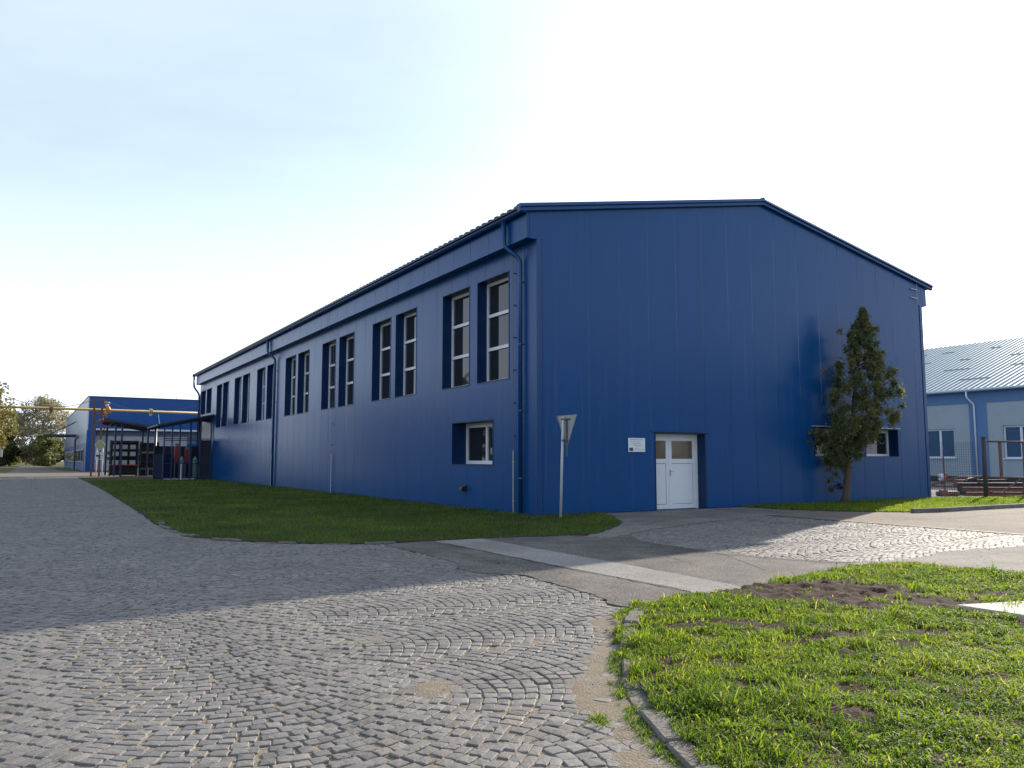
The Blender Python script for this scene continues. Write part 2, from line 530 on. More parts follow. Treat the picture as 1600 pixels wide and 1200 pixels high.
# ------------------------------------------------------------------ setts: segmental arcs, every stone real
def stones(u, v, ang, a, b):
    """u,v centres; ang direction of the long side in the grid; a,b half sizes"""
    n = len(u)
    ca, sa = np.cos(ang), np.sin(ang)
    h = 0.0 + rng.normal(0, 0.0017, n)
    tx = rng.normal(0, 0.011, n); ty = rng.normal(0, 0.011, n)
    ring = np.array([(-1, -1), (0, -1.05), (1, -1), (1.05, 0), (1, 1), (0, 1.05), (-1, 1), (-1.05, 0)], float)
    V = []
    for (sc, dz) in ((1.0, -0.026), (0.99, -0.0055), (0.88, -0.0008)):
        jx = rng.normal(0, 0.075, (n, 8)); jy = rng.normal(0, 0.075, (n, 8))
        if sc < 1: jx, jy = J
        J = (jx, jy)
        lx = (ring[None, :, 0] * sc + jx) * a[:, None]; ly = (ring[None, :, 1] * sc + jy) * b[:, None]
        z = h[:, None] + dz + lx * tx[:, None] + ly * ty[:, None] + rng.normal(0, 0.0012, (n, 8))
        V.append(np.stack([u[:, None] + lx * ca[:, None] - ly * sa[:, None], v[:, None] + lx * sa[:, None] + ly * ca[:, None], z], -1))
    top = np.stack([u, v, h + 0.0015], -1)[:, None, :]
    V = np.concatenate(V + [top], 1)       # n,25,3
    f = []
    for k in range(2):
        for j in range(8):
            f.append((k * 8 + j, k * 8 + (j + 1) % 8, k * 8 + 8 + (j + 1) % 8, k * 8 + 8 + j))
    for j in range(0, 8, 2):
        f.append((16 + j, 16 + (j + 1) % 8, 16 + (j + 2) % 8, 24))
    F = (np.array(f)[None] + (np.arange(n) * 25)[:, None, None]).reshape(-1, 4)
    V = V.reshape(-1, 3)
    x, y = W2(V[:, 0], V[:, 1])
    tone = np.repeat(np.clip(rng.normal(0.5, 0.2, n), 0, 1), 25)
    return np.stack([x, y, V[:, 2]], 1), F, tone

def arcs(s0, s1, t0, t1, Wd=1.45, d=0.101, A=0.34, n=14, flip=1, seed=0):
    """segmental arcs: strips of width Wd across t, rows stacked along s"""
    out = []
    for i in range(int(math.floor(t0 / Wd)), int(math.ceil(t1 / Wd)) + 1):
        tc_ = i * Wd
        ks = np.arange(int(s0 / d) - 6, int(s1 / d) + 6)
        nn = n
        tt = (np.arange(nn) + 0.5) / nn - 0.5
        K, T = np.meshgrid(ks, tt, indexing='ij')
        T = T + ((K % 2) * 0.5 / nn) - 0.25 / nn + rng.normal(0, 0.006, T.shape)
        ph = rng.uniform(0, d)
        wob = 0.02 * np.sin(K * 0.13 + i)
        t = tc_ + T * Wd + wob
        s = K * d + ph + flip * A * (1 - (2 * T) ** 2) + rng.normal(0, 0.004, T.shape)
        slope = -flip * A * 8 * T / Wd
        a = 0.5 * (Wd / nn) * np.sqrt(1 + slope ** 2) - 0.0033
        b = 0.5 * d / np.sqrt(1 + slope ** 2) - 0.0034
        a = a * rng.uniform(0.86, 1.05, a.shape); b = b * rng.uniform(0.88, 1.05, b.shape)
        out.append(np.stack([s, t, np.arctan(slope), a, b], -1).reshape(-1, 5))
    return np.concatenate(out)

def infrust(x, y, mL=2.5, mR=1.0):
    return (y > 2.9) & (x > -0.66 * y - mL) & (x < 0.66 * y + mR)

# road along the hall: rows stacked along v, arcs bowed towards the viewer
q = arcs(-22, 58, -46, -8, Wd=2.1, A=0.52, n=22, d=0.096, flip=-1)
uu, vv = q[:, 1], q[:, 0]
x_, y_ = W2(uu, vv)
k1 = infrust(x_, y_) & (vv < 57.6) & ~inpoly(uu, vv, LAWN_L) & ((uu < -9.45) | (vv > -3.2)) & ~((y_ > 30) & (x_ < -0.66 * y_ - 0.6))
A_ = (uu[k1], vv[k1], q[k1, 2], q[k1, 3], q[k1, 4])
# junction: rows stacked along u
q = arcs(-10.2, -5.6, -22, -2.5, d=0.108, flip=1)
uu, vv = q[:, 0], q[:, 1]
x_, y_ = W2(uu, vv)
k2 = infrust(x_, y_) & (uu >= -9.45) & (vv < -3.2) & ~inpoly(uu, vv, LAWN_L) & ~inpoly(uu, vv, ASPH) & ~inpoly(x_, y_, LAWN_N) & (pdist(x_, y_, KERB_N) > 0.05)
B_ = (uu[k2], vv[k2], np.pi / 2 - q[k2, 2], q[k2, 3], q[k2, 4])
# driveway to the door
q = arcs(-3.5, 6.5, -12.5, -2.5, flip=-1)
uu, vv = q[:, 0], q[:, 1]
x_, y_ = W2(uu, vv)
k3 = inpoly(uu, vv, COBR)
C_ = (uu[k3], vv[k3], np.pi / 2 - q[k3, 2], q[k3, 3], q[k3, 4])
VV, FF, TT = stones(*[np.concatenate([A_[i], B_[i], C_[i]]) for i in range(5)])
m_sett = mat('granite_sett', (0.3, 0.3, 0.3), rough=0.72, spec=0.35,
             tone=[(0.0, (0.150, 0.144, 0.136)), (0.45, (0.225, 0.214, 0.198)), (0.8, (0.272, 0.256, 0.233)), (1.0, (0.33, 0.29, 0.245))],
             noise=0.5, nscale=22, bump=0.6, bscale=60, bdist=0.006, speck=0.35, sscale=120, stain=0.35, stscale=0.7)
tag(np_mesh('cobblestone_road', VV, FF, m_sett, tone=TT), kind='structure')

# ------------------------------------------------------------------ asphalt, slabs, aprons
m_asph = mat('worn_asphalt', (0.255, 0.236, 0.205), rough=0.9, spec=0.25, noise=0.9, nscale=1.3, bump=1.0, bscale=45, col2=(0.12, 0.113, 0.105), bdist=0.02, speck=0.8, sscale=34, stain=0.6, stscale=0.55)
m_asph2 = mat('dusty_asphalt', (0.27, 0.235, 0.185), rough=0.9, spec=0.2, noise=0.55, nscale=1.3, bump=0.6, bscale=120, col2=(0.18, 0.16, 0.13), bdist=0.012, speck=0.6, sscale=26, stain=0.6, stscale=0.4)
m_cstrip = mat('cast_concrete_strip', (0.36, 0.345, 0.315), rough=0.9, spec=0.2, noise=0.6, nscale=2.0, bump=0.8, bscale=70, col2=(0.27, 0.258, 0.235), bdist=0.018, speck=0.5, sscale=36, stain=0.45, stscale=0.6)
sheet('asphalt_road', ASPH, 0.007, m_asph, amp=0.05, thick=0.03)
sheet('concrete_path', SLAB, 0.012, m_cstrip, amp=0.012, thick=0.02)
sheet('concrete_apron', APRON, 0.014, m_conc, amp=0.03, thick=0.04)
sheet('side_road', ROADR, 0.010, m_asph2, amp=0.02, thick=0.04)
sheet('pavement', WALKR, 0.016, m_conc, amp=0.05, thick=0.04)
sheet('cross_road', [(-90, 57.5), (-8.2, 57.5), (-5.2, 60), (-4.6, 63.2), (30, 63.2), (30, 93), (-6.5, 93), (-6.5, 99), (-8.2, 99), (-9.5, 200), (-13.5, 200), (-14, 90), (-90, 90)], -0.002, m_asph2, amp=0.1)
# two old track slots let into the driveway
tr_ = MB()
for (ua, va, ub, vb, wd) in ((3.72, -4.0, 3.95, -9.2, 0.05), (5.60, -3.2, 5.60, -11.4, 0.06), (5.44, -3.2, 5.44, -11.4, 0.02)):
    vs = []
    for (u_, v_) in ((ua - wd / 2, va), (ua + wd / 2, va), (ub + wd / 2, vb), (ub - wd / 2, vb)):
        vs += [(*W2(u_, v_), 0.019)]
    tr_.add(vs, [(3, 2, 1, 0)])
tag(tr_.build('drain_channel', mat('dark_slot', (0.03, 0.03, 0.03), rough=0.7)), kind='structure')
# joints and cracks worn into the asphalt, plus wide dark bands along the setts
ck = MB()
def crack(pts, wd, z):
    P = [np.array(W2(*p)) for p in pts]
    fine = []
    for a, b in zip(P[:-1], P[1:]):
        L = np.linalg.norm(b - a); k = max(2, int(L / 0.12))
        nrm = np.array([-(b - a)[1], (b - a)[0]]) / L
        for j in range(k):
            fine.append(a + (b - a) * j / k + nrm * rng.normal(0, 0.014))
    fine.append(P[-1])
    for i in range(len(fine) - 1):
        a, b = fine[i], fine[i + 1]
        d = (b - a) / (np.linalg.norm(b - a) + 1e-9); nrm = np.array([-d[1], d[0]])
        w0 = wd * rng.uniform(0.4, 1.2) / 2
        ck.add([(*(a - nrm * w0), z), (*(b - nrm * w0), z), (*(b + nrm * w0), z), (*(a + nrm * w0), z)], [(0, 1, 2, 3)])
crack([(-2.0, -5.9), (-2.3, -7.5), (-2.2, -8.9), (-3.0, -10.4)], 0.03, 0.0105)
crack([(-1.95, -8.0), (-1.9, -9.2), (-1.35, -10.5)], 0.05, 0.0105)
crack([(0.3, -3.9), (2.4, -2.6), (5.0, -2.2), (8.4, -2.0)], 0.025, 0.0175)
crack([(-2.1, -8.6), (-2.0, -9.4), (-1.5, -10.3), (-0.9, -10.8)], 0.16, 0.0100)  # wide dark band along the lower edge of the driveway setts
crack([(-1.9, -6.2), (-2.05, -7.4), (-2.1, -8.4)], 0.08, 0.0100)
crack([(-3.1, -5.0), (-3.3, -6.6), (-3.0, -8.2), (-3.5, -9.6)], 0.018, 0.0105)
crack([(-3.3, -6.6), (-2.2, -6.9)], 0.015, 0.0105)
crack([(-5.7, -5.2), (-5.8, -7.6), (-5.6, -9.0)], 0.014, 0.0105)
crack([(6.6, -5.5), (8.5, -6.4), (11.5, -6.2), (16, -7.0)], 0.03, 0.0135)
crack([(-5.27, -5.0), (-5.28, -8.4), (-5.2, -11.2)], 0.03, 0.0150)
tag(ck.build('pavement_crack', mat('dark_crack', (0.05, 0.045, 0.04), rough=0.95)), kind='structure')

# ------------------------------------------------------------------ kerbs
def kerb_run(mb, P, wd, z0, z1, lmin, lmax, side=1, jit=0.01, drop=0.0):
    P = [np.array(p, float) for p in P]
    seg = [np.linalg.norm(b - a) for a, b in zip(P[:-1], P[1:])]
    tot = sum(seg)
    def at(s):
        for a, b, L in zip(P[:-1], P[1:], seg):
            if s <= L: return a + (b - a) * s / L
            s -= L
        return P[-1]
    s = 0
    while s < tot - 0.05:
        L = random.uniform(lmin, lmax)
        if random.random() < drop:
            s += L
            continue
        a, b = at(s + 0.006), at(min(s + L, tot) - 0.006)
        d = (b - a); n = np.linalg.norm(d)
        if n > 0.03:
            d /= n
            x = np.array([d[1], -d[0]]) * side
            o = random.gauss(0, jit)
            M = Matrix(((x[0], d[0], 0, a[0] + x[0] * o), (x[1], d[1], 0, a[1] + x[1] * o), (0, 0, 1, random.gauss(0, jit * 0.6)), (0, 0, 0, 1)))
            k = MB(); k.bbox(0, wd * random.uniform(0.9, 1.06), 0, n, z0, z1 + random.gauss(0, jit * 0.5), b=min(0.014, wd * 0.12))
            vs = [M @ Vector(p) for p in k.v]
            if side > 0:
                fs = [f for f in k.f]
            else:
                fs = [f[::-1] for f in k.f]
            mb.add(vs, fs)
        s += L
    return mb
kb = MB()
kerb_run(kb, KERB_N, 0.15, -0.05, 0.045, 0.10, 0.55, side=-1, jit=0.018)
tag(kb.build('kerb', m_granite), kind='structure')
kb = MB()
EDGE_L = [W2(*p) for p in [(-9.12, 3.2), (-9.3, 1.4), (-9.12, -1.2), (-8.58, -2.5), (-7.76, -3.5), (-6.95, -4.15), (-6.2, -4.42), (-5.3, -4.5)]]
kerb_run(kb, EDGE_L, 0.13, -0.05, 0.03, 0.2, 0.6, side=-1, jit=0.022, drop=0.3)
tag(kb.build('kerb', m_granite), kind='structure')
kb = MB()
KR = [W2(*p) for p in [(9.9, -4.62), (10.5, -4.82), (11.4, -4.84), (13, -4.84), (17, -4.98), (24, -5.12), (33, -5.3)]]
kerb_run(kb, KR, 0.15, -0.05, 0.13, 0.95, 1.0, side=-1, jit=0.003)
tag(kb.build('kerb', m_conc), kind='structure')

# ------------------------------------------------------------------ soil sheets under the grass, and grass
m_soil = mat('dark_soil', (0.062, 0.039, 0.028), rough=0.95, spec=0.1, noise=0.7, nscale=9, bump=0.9, bscale=55, bdist=0.02, col2=(0.030, 0.021, 0.016))
m_thatch = mat('lawn_soil', (0.045, 0.055, 0.022), rough=0.95, spec=0.1, noise=0.8, nscale=6, bump=0.8, bscale=40, bdist=0.02, col2=(0.06, 0.045, 0.028))

SOIL = [(2.9, 9.0, 0.55, 0.3, 0.3), (3.3, 8.7, 0.8, 0.35, 0.1), (1.6, 7.2, 0.2, 0.1, 0), (2.6, 6.2, 0.22, 0.08, 0), (1.55, 5.3, 0.16, 0.07, 0), (3.6, 6.9, 0.3, 0.09, 0), (3.25, 9.35, 0.85, 0.30, 0.5), (3.9, 9.1, 0.7, 0.42, 0.2), (3.5, 8.25, 0.75, 0.25, -0.1), (4.35, 8.35, 0.6, 0.28, 0.2), (2.75, 9.55, 0.5, 0.16, 0.5),
        (1.95, 7.35, 0.26, 0.10, 0), (2.45, 7.15, 0.34, 0.11, 0), (2.35, 6.6, 0.28, 0.10, 0), (2.7, 6.75, 0.26, 0.10, 0.2), (3.15, 6.4, 0.20, 0.12, 0), (1.55, 7.75, 0.2, 0.08, 0),
        (2.15, 5.25, 0.22, 0.09, 0.1), (1.75, 6.2, 0.10, 0.06, 0), (5.2, 8.9, 0.35, 0.12, 0), (2.05, 4.75, 0.14, 0.07, 0), (3.3, 5.5, 0.16, 0.06, 0), (4.9, 7.35, 0.3, 0.09, 0), (4.4, 9.4, 0.3, 0.1, 0)]
def soilmask(x, y):
    s = np.zeros(np.shape(x))
    for (cx, cy, a, b, r) in SOIL:
        dx, dy = x - cx, y - cy
        p, q_ = dx * math.cos(r) + dy * math.sin(r), -dx * math.sin(r) + dy * math.cos(r)
        s = np.maximum(s, 1.45 - np.sqrt((p / (a * 1.15)) ** 2 + (q_ / (b * 1.35)) ** 2))
    return s + (fbm(x * 4.5, y * 4.5, 21) - 0.5) * 1.3

def zn(x, y):
    base = 0.055 + 0.05 * (fbm(x * 0.9, y * 0.9, 31) - 0.4) + 0.035 * (fbm(x * 4, y * 4, 33) - 0.5)
    d = pdist(x, y, KERB_N)
    e = pdist(x, y, LAWN_N[1:10])
    return np.maximum(base * np.clip(0.35 + np.minimum(d, e) / 0.7, 0.35, 1), 0.02) + 0.05 * np.clip(soilmask(x, y), 0, 1) * (fbm(x * 9, y * 9, 35) - 0.35) * 2.2

gx, gy = np.meshgrid(np.arange(0.6, 11, 0.045), np.arange(1.6, 12.2, 0.045))
gz = zn(gx, gy)
ny_, nx_ = gx.shape
idx = np.arange(nx_ * ny_).reshape(ny_, nx_)
F = np.stack([idx[:-1, :-1], idx[:-1, 1:], idx[1:, 1:], idx[1:, :-1]], -1).reshape(-1, 4)
cxm = gx.ravel()[F].mean(1); cym = gy.ravel()[F].mean(1)
F = F[inpoly(cxm, cym, LAWN_N)]
us, inv = np.unique(F, return_inverse=True)
Vb = np.stack([gx.ravel(), gy.ravel(), gz.ravel()], 1)[us]
tag(np_mesh('soil', Vb, inv.reshape(-1, 4).astype(np.int32), m_soil, smooth=True), kind='structure')
sheet('lawn', LAWN_L, 0.020, m_thatch, amp=0.05, thick=0.06)
sheet('lawn', GRASS_R, 0.030, m_thatch, amp=0.03, thick=0.06)

def blades(x, y, z, hgt, wid, lean, tone):
    n = len(x)
    az = rng.uniform(0, 2 * np.pi, n)
    la = rng.uniform(0, 2 * np.pi, n)
    ln = lean
    wx, wy = np.cos(az) * wid / 2, np.sin(az) * wid / 2
    dx, dy = np.cos(la) * ln * hgt, np.sin(la) * ln * hgt
    b = np.stack([x, y, z - 0.004], -1)
    V = np.empty((n, 5, 3))
    Wv = np.stack([wx, wy, np.zeros(n)], -1)
    V[:, 0] = b - Wv; V[:, 1] = b + Wv
    mid = b + np.stack([dx * 0.38, dy * 0.38, hgt * 0.62], -1)
    V[:, 2] = mid - Wv * 0.8; V[:, 3] = mid + Wv * 0.8
    V[:, 4] = b + np.stack([dx, dy, hgt * np.clip(1.05 - 0.42 * ln, 0.3, 1)], -1)
    f = np.array([(0, 1, 3), (0, 3, 2), (2, 3, 4)])
    F = (f[None] + (np.arange(n) * 5)[:, None, None]).reshape(-1, 3)
    return V.reshape(-1, 3), F, np.repeat(tone, 5)

def scatter(n, bx, test):
    x = rng.uniform(bx[0], bx[1], n); y = rng.uniform(bx[2], bx[3], n)
    k = test(x, y)
    return x[k], y[k]

m_grass = mat('grass_blade', (0.08, 0.14, 0.02), rough=0.6, spec=0.22,
              tone=[(0.0, (0.026, 0.060, 0.010)), (0.4, (0.074, 0.136, 0.015)), (0.8, (0.150, 0.212, 0.022)), (0.93, (0.19, 0.205, 0.045)), (1.0, (0.36, 0.32, 0.21))],
              trans=0.55, tcol=(2.0, 1.9, 0.9))
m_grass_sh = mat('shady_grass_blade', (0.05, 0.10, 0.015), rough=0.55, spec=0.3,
              tone=[(0.0, (0.032, 0.062, 0.010)), (0.5, (0.075, 0.130, 0.014)), (0.9, (0.13, 0.19, 0.022)), (1.0, (0.22, 0.21, 0.07))], trans=0.35, tcol=(1.4, 1.4, 0.8))  # shaded copy of the grass: shade put into duller tones and translucency

# near lawn
def near_ok(x, y):
    d = np.hypot(x, y)
    keep = rng.random(len(x)) < np.clip((5.2 / d) ** 1.55, 0.12, 1)
    inside = inpoly(x, y, LAWN_N) | ((pdist(x, y, KERB_N) < 0.17) & (x > 0.8) & (fbm(x * 3.2, y * 3.2, 91) + np.clip((y - 5.6) * 0.22, -0.16, 0.5) - pdist(x, y, LAWN_N[9:21]) * 3.2 > 0.40))
    return inside & infrust(x, y, 0.5, 1.2) & keep & (soilmask(x, y) < 0.42 + 0.22 * rng.normal(size=len(x)))
x, y = scatter(680000, (0.6, 9, 2.6, 12), near_ok)
k = rng.random(len(x)) < np.clip((fbm(x * 6.5, y * 6.5, 49) - 0.33) * 5.5, 0.10, 1)
x, y = x[k], y[k]
n = len(x)
cl_ = fbm(x * 5, y * 5, 41); cl2 = fbm(x * 0.9, y * 0.9, 43)
cl3 = np.clip((fbm(x * 2.4, y * 2.4, 47) - 0.42) * 3, 0, 1)
hg = (0.016 + 0.060 * cl_ ** 1.4 + 0.024 * rng.random(n)) * (0.7 + 0.6 * cl2) * (0.7 + 0.75 * cl3)
tall = rng.random(n) < 0.05
hg[tall] *= rng.uniform(1.3, 2.3, tall.sum())
far = np.hypot(x, y)
tn = np.clip(0.2 + 0.8 * fbm(x * 3, y * 3, 45) - 0.12 + rng.normal(0, 0.19, n) + (cl2 - 0.5) * 0.3, 0, 0.92)
dry = rng.random(n) < 0.035
tn[dry] = rng.uniform(0.93, 1.0, dry.sum())
V1, F1, T1 = blades(x, y, zn(x, y), hg, (0.0045 + 0.0055 * rng.random(n)) * np.clip(far / 6, 1, 1.8), rng.uniform(0.25, 1.6, n), tn)
# broad leaves of clover and plantain among the blades
x, y = scatter(60000, (0.6, 9, 2.6, 12), lambda a, b: near_ok(a, b) & (fbm(a * 2.2, b * 2.2, 51) > 0.46))
n = len(x)
V2, F2, T2 = blades(x, y, zn(x, y) + 0.01, rng.uniform(0.02, 0.06, n), rng.uniform(0.009, 0.018, n), rng.uniform(0.6, 1.9, n), np.clip(rng.normal(0.5, 0.16, n), 0, 0.85))
tag(np_mesh('lawn_grass', np.concatenate([V1, V2]), np.concatenate([F1, F2 + len(V1)]), m_grass, tone=np.concatenate([T1, T2])),
    'sunlit rough green grass with bare soil patches on the curved corner lawn', 'grass', kind='stuff')

# tufts in the joints beside the kerb
def tuft_ok(x, y):
    d = pdist(x, y, KERB_N)
    return (d < 0.09) & ~inpoly(x, y, LAWN_N) & (fbm(x * 3, y * 3, 61) > 0.52) & (x < 1.6)
x, y = scatter(90000, (0.5, 1.6, 3.0, 9), tuft_ok)
k = rng.random(len(x)) < 0.55
x, y = x[k], y[k]
n = len(x)
V1, F1, T1 = blades(x, y, np.zeros(n) - 0.005, rng.uniform(0.015, 0.06, n), rng.uniform(0.004, 0.009, n), rng.uniform(0.3, 1.4, n), np.clip(rng.normal(0.35, 0.2, n), 0, 1))
px = np.concatenate([rng.normal(0.52, 0.03, 120), rng.normal(0.72, 0.03, 130)]); py = np.concatenate([rng.normal(4.85, 0.05, 120), rng.normal(5.35, 0.06, 130)])
n = len(px)
V2, F2, T2 = blades(px, py, np.zeros(n), rng.uniform(0.02, 0.06, n), rng.uniform(0.004, 0.009, n), rng.uniform(0.5, 1.6, n), np.clip(rng.normal(0.5, 0.2, n), 0, 1))
tag(np_mesh('weeds', np.concatenate([V1, V2]), np.concatenate([F1, F2 + len(V1)]), m_grass, tone=np.concatenate([T1, T2])),
    'small weeds growing in the gutter along the granite kerb', 'weeds', kind='stuff')

# grit, pebbles and dead leaves swept to the edges of the paving
def grit():
    n = 26000
    x = rng.uniform(-7, 12, n); y = rng.uniform(3, 26, n)
    u, v = UV(x, y)
    e = np.minimum(pdist(x, y, KERB_N), 9)
    for P in (ASPH, APRON, COBR, LAWN_L):
        e = np.minimum(e, pdist(u, v, list(P) + [P[0]]))
    p = np.exp(-e / 0.16) * 0.8 + 0.02
    k = (rng.random(n) < p * (0.25 + 1.1 * fbm(x * 1.3, y * 1.3, 95))) & ~inpoly(u, v, LAWN_L) & ~inpoly(x, y, LAWN_N) & (v < -0.3) & infrust(x, y)
    x, y = x[k], y[k]; n = len(x)
    s = np.exp(rng.normal(-4.9, 0.45, n))
    dirs = np.array([(1, 0, 0), (0, 1, 0), (-1, 0, 0), (0, -1, 0), (0, 0, 0.8), (0, 0, -0.6)], float)
    V = np.stack([x, y, np.full(n, 0.018)], -1)[:, None] + dirs[None] * s[:, None, None] * rng.uniform(0.6, 1.3, (n, 6, 1))
    f = np.array([(0, 1, 4), (1, 2, 4), (2, 3, 4), (3, 0, 4), (1, 0, 5), (2, 1, 5), (3, 2, 5), (0, 3, 5)])
    F = (f[None] + (np.arange(n) * 6)[:, None, None]).reshape(-1, 3)
    return V.reshape(-1, 3), F, np.repeat(rng.random(n), 6)
V, F, T = grit()
tag(np_mesh('loose_gravel', V, F, mat('grit', (0.2, 0.18, 0.15), rough=0.9, spec=0.2, tone=[(0.0, (0.06, 0.05, 0.04)), (0.5, (0.20, 0.175, 0.14)), (1.0, (0.34, 0.31, 0.27))]), tone=T),
    'loose grit and pebbles along the edges of the paving', 'gravel', kind='stuff')

# lawn beside the hall
def side_ok(x, y):
    u, v = UV(x, y)
    d = np.hypot(x, y)
    keep = rng.random(len(x)) < np.clip((17 / d) ** 1.7, 0.08, 1)
    j = (fbm(x * 1.7, y * 1.7, 71) - 0.5) * 0.5
    return keep & inpoly(u + j, v + j, LAWN_L) & (v < 45.3) & (u < -0.03) & (x > -0.7 * y - 2) | (keep & inpoly(u + j, v + j, LAWN_L) & (u >= -0.03) & (v < -0.03))
x, y = scatter(760000, (-36, 3, 14, 66), side_ok)
n = len(x)
dd = np.hypot(x, y)
cl_ = fbm(x * 1.6, y * 1.6, 73)
hg = (0.035 + 0.06 * cl_ + 0.02 * rng.random(n))
V1, F1, T1 = blades(x, y, np.full(n, 0.02), hg, (0.009 + 0.006 * rng.random(n)) * np.clip(dd / 17, 1, 3.5), rng.uniform(0.2, 1.1, n),
                    np.clip(-0.05 + 1.05 * fbm(x * 0.8, y * 0.8, 75) + rng.normal(0, 0.15, n), 0, 1))
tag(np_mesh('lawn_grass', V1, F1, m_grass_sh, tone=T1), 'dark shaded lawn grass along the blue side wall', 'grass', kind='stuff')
x, y = scatter(260000, (4, 40, 16, 48), lambda a, b: inpoly(*UV(a, b), GRASS_R) & infrust(a, b, 1, 2))
n = len(x)
V1, F1, T1 = blades(x, y, np.full(n, 0.03), 0.04 + 0.07 * fbm(x * 1.5, y * 1.5, 83) + 0.03 * rng.random(n), 0.012 + 0.01 * rng.random(n), rng.uniform(0.2, 1.1, n),
                    np.clip(0.25 + 0.7 * fbm(x, y, 85) + rng.normal(0, 0.12, n), 0, 1))
tag(np_mesh('lawn_grass', V1, F1, m_grass, tone=T1), 'strip of bright grass behind the concrete kerb below the conifer', 'grass', kind='stuff')

# gravel yard beyond the fence
m_gravel = mat('gravel', (0.27, 0.245, 0.225), rough=0.95, spec=0.2, noise=0.8, nscale=14, bump=1.0, bscale=30, bdist=0.04, col2=(0.14, 0.13, 0.12))
sheet('gravel_yard', [(18.4, 0.0), (20.9, -0.9), (24, -1.7), (34, -2.4), (44, -3), (44, 40), (18.4, 40)], 0.006, m_gravel)

# concrete cover lying in the corner lawn
cv_ = MB()
cvp = [(4.42, 7.98), (5.35, 8.22), (5.58, 7.86), (4.74, 7.50)]
cv_.add([(x, y, 0.112) for x, y in cvp] + [(x * 1.004 - 0.01, y - 0.015, 0.106) for x, y in cvp] + [(x * 1.004 - 0.01, y - 0.015, 0.02) for x, y in cvp],
        [(3, 2, 1, 0)] + [(i, (i + 1) % 4, 4 + (i + 1) % 4, 4 + i) for i in range(4)] + [(4 + i, 4 + (i + 1) % 4, 8 + (i + 1) % 4, 8 + i) for i in range(4)])
tag(cv_.build('concrete_cover', mat('bleached_concrete', (0.50, 0.46, 0.39), rough=0.9, noise=0.35, nscale=6, bump=0.4, bscale=60)),
    'pale flat concrete slab lying in the sunny grass', 'slab')

# ================================================================== THE BLUE HALL
HL, HW = 51.4, 18.53
Z_BOX, Z_EAVE, Z_RIDGE = 7.71, 8.55, 10.42
SL = (Z_RIDGE - Z_EAVE) / (HW / 2 + 0.62)
hall = empty('factory_hall', 0, 0, label='long dark blue metal-clad hall with low gable roof and tall paired windows', cat='building')

def wall_grid(mb, a0, a1, z0, z1, holes, P):
    """rectangle a0..a1 x z0..z1 with rectangular holes; P(a, z) -> point; faces wind to the -normal side given by P"""
    As = sorted(set([a0, a1] + [h[0] for h in holes] + [h[1] for h in holes]))
    Zs = sorted(set([z0, z1] + [h[2] for h in holes] + [h[3] for h in holes]))
    for i in range(len(As) - 1):
        for j in range(len(Zs) - 1):
            ca, cz = (As[i] + As[i + 1]) / 2, (Zs[j] + Zs[j + 1]) / 2
            if any(h[0] < ca < h[1] and h[2] < cz < h[3] for h in holes):
                continue
            mb.add([P(As[i], Zs[j]), P(As[i + 1], Zs[j]), P(As[i + 1], Zs[j + 1]), P(As[i], Zs[j + 1])], [(0, 1, 2, 3)])

WIN = []
for k, (a, b) in enumerate([(1.52, 3.98), (8.07, 10.5), (14.63, 17.1), (21.15, 23.55), (27.55, 30.0), (33.9, 36.35), (40.2, 42.5), (46.5, 48.95)]):
    z0 = 5.19 if k == 7 else 3.92
    WIN += [(a, a + 1.9, z0, 7.10), (b, b + 1.9, z0, 7.10)]
LOW = (2.46, 5.12, 1.39, 2.72)
mb = MB()
wall_grid(mb, 0, HL, 0, 8.5, WIN + [LOW], lambda a, z: (0, a, z))
mb.f = [f[::-1] for f in mb.f]
mb.build('side_wall', m_wall, hall)
GDOOR = (4.27, 6.32, 0.0, 2.34)
GW = [(11.63, 13.62, 1.66, 2.66), (14.53, 16.52, 1.66, 2.66)]
mb = MB()
wall_grid(mb, 0, HW, 0, 3.0, [GDOOR] + GW, lambda a, z: (a, 0, z))
zt = lambda u: Z_EAVE + (min(u, HW - u) + 0.62) * SL - 0.05
mb.add([(0, 0, 3), (HW, 0, 3), (HW, 0, zt(0)), (HW / 2, 0, zt(HW / 2)), (0, 0, zt(0))], [(0, 1, 2, 3, 4)])
mb.build('gable_wall', m_wall, hall)
mb = MB()
mb.add([(HW, 0, 0), (HW, HL, 0), (HW, HL, 8.6), (HW, 0, 8.6)], [(0, 1, 2, 3)])
mb.add([(HW, HL, 0), (0, HL, 0), (0, HL, zt(0)), (HW / 2, HL, zt(HW / 2)), (HW, HL, zt(0))], [(0, 1, 2, 3, 4)])
mb.build('rear_wall', m_wall, hall)
# unseen block added to keep the ground past the hall's end in shadow
mb = MB(); mb.box(3.0, 18.0, HL + 0.05, 61.5, 0, 9.3)
mb.build('unseen_shade_block', m_wall, hall)

# eave boxes
mb = MB()
for (x0, x1) in ((-0.34, -0.002), (HW + 0.002, HW + 0.34)):
    mb.box(x0, x1, -0.004, HL + 0.004, Z_BOX, 8.50)
mb.build('eave_box', m_fascia, hall)
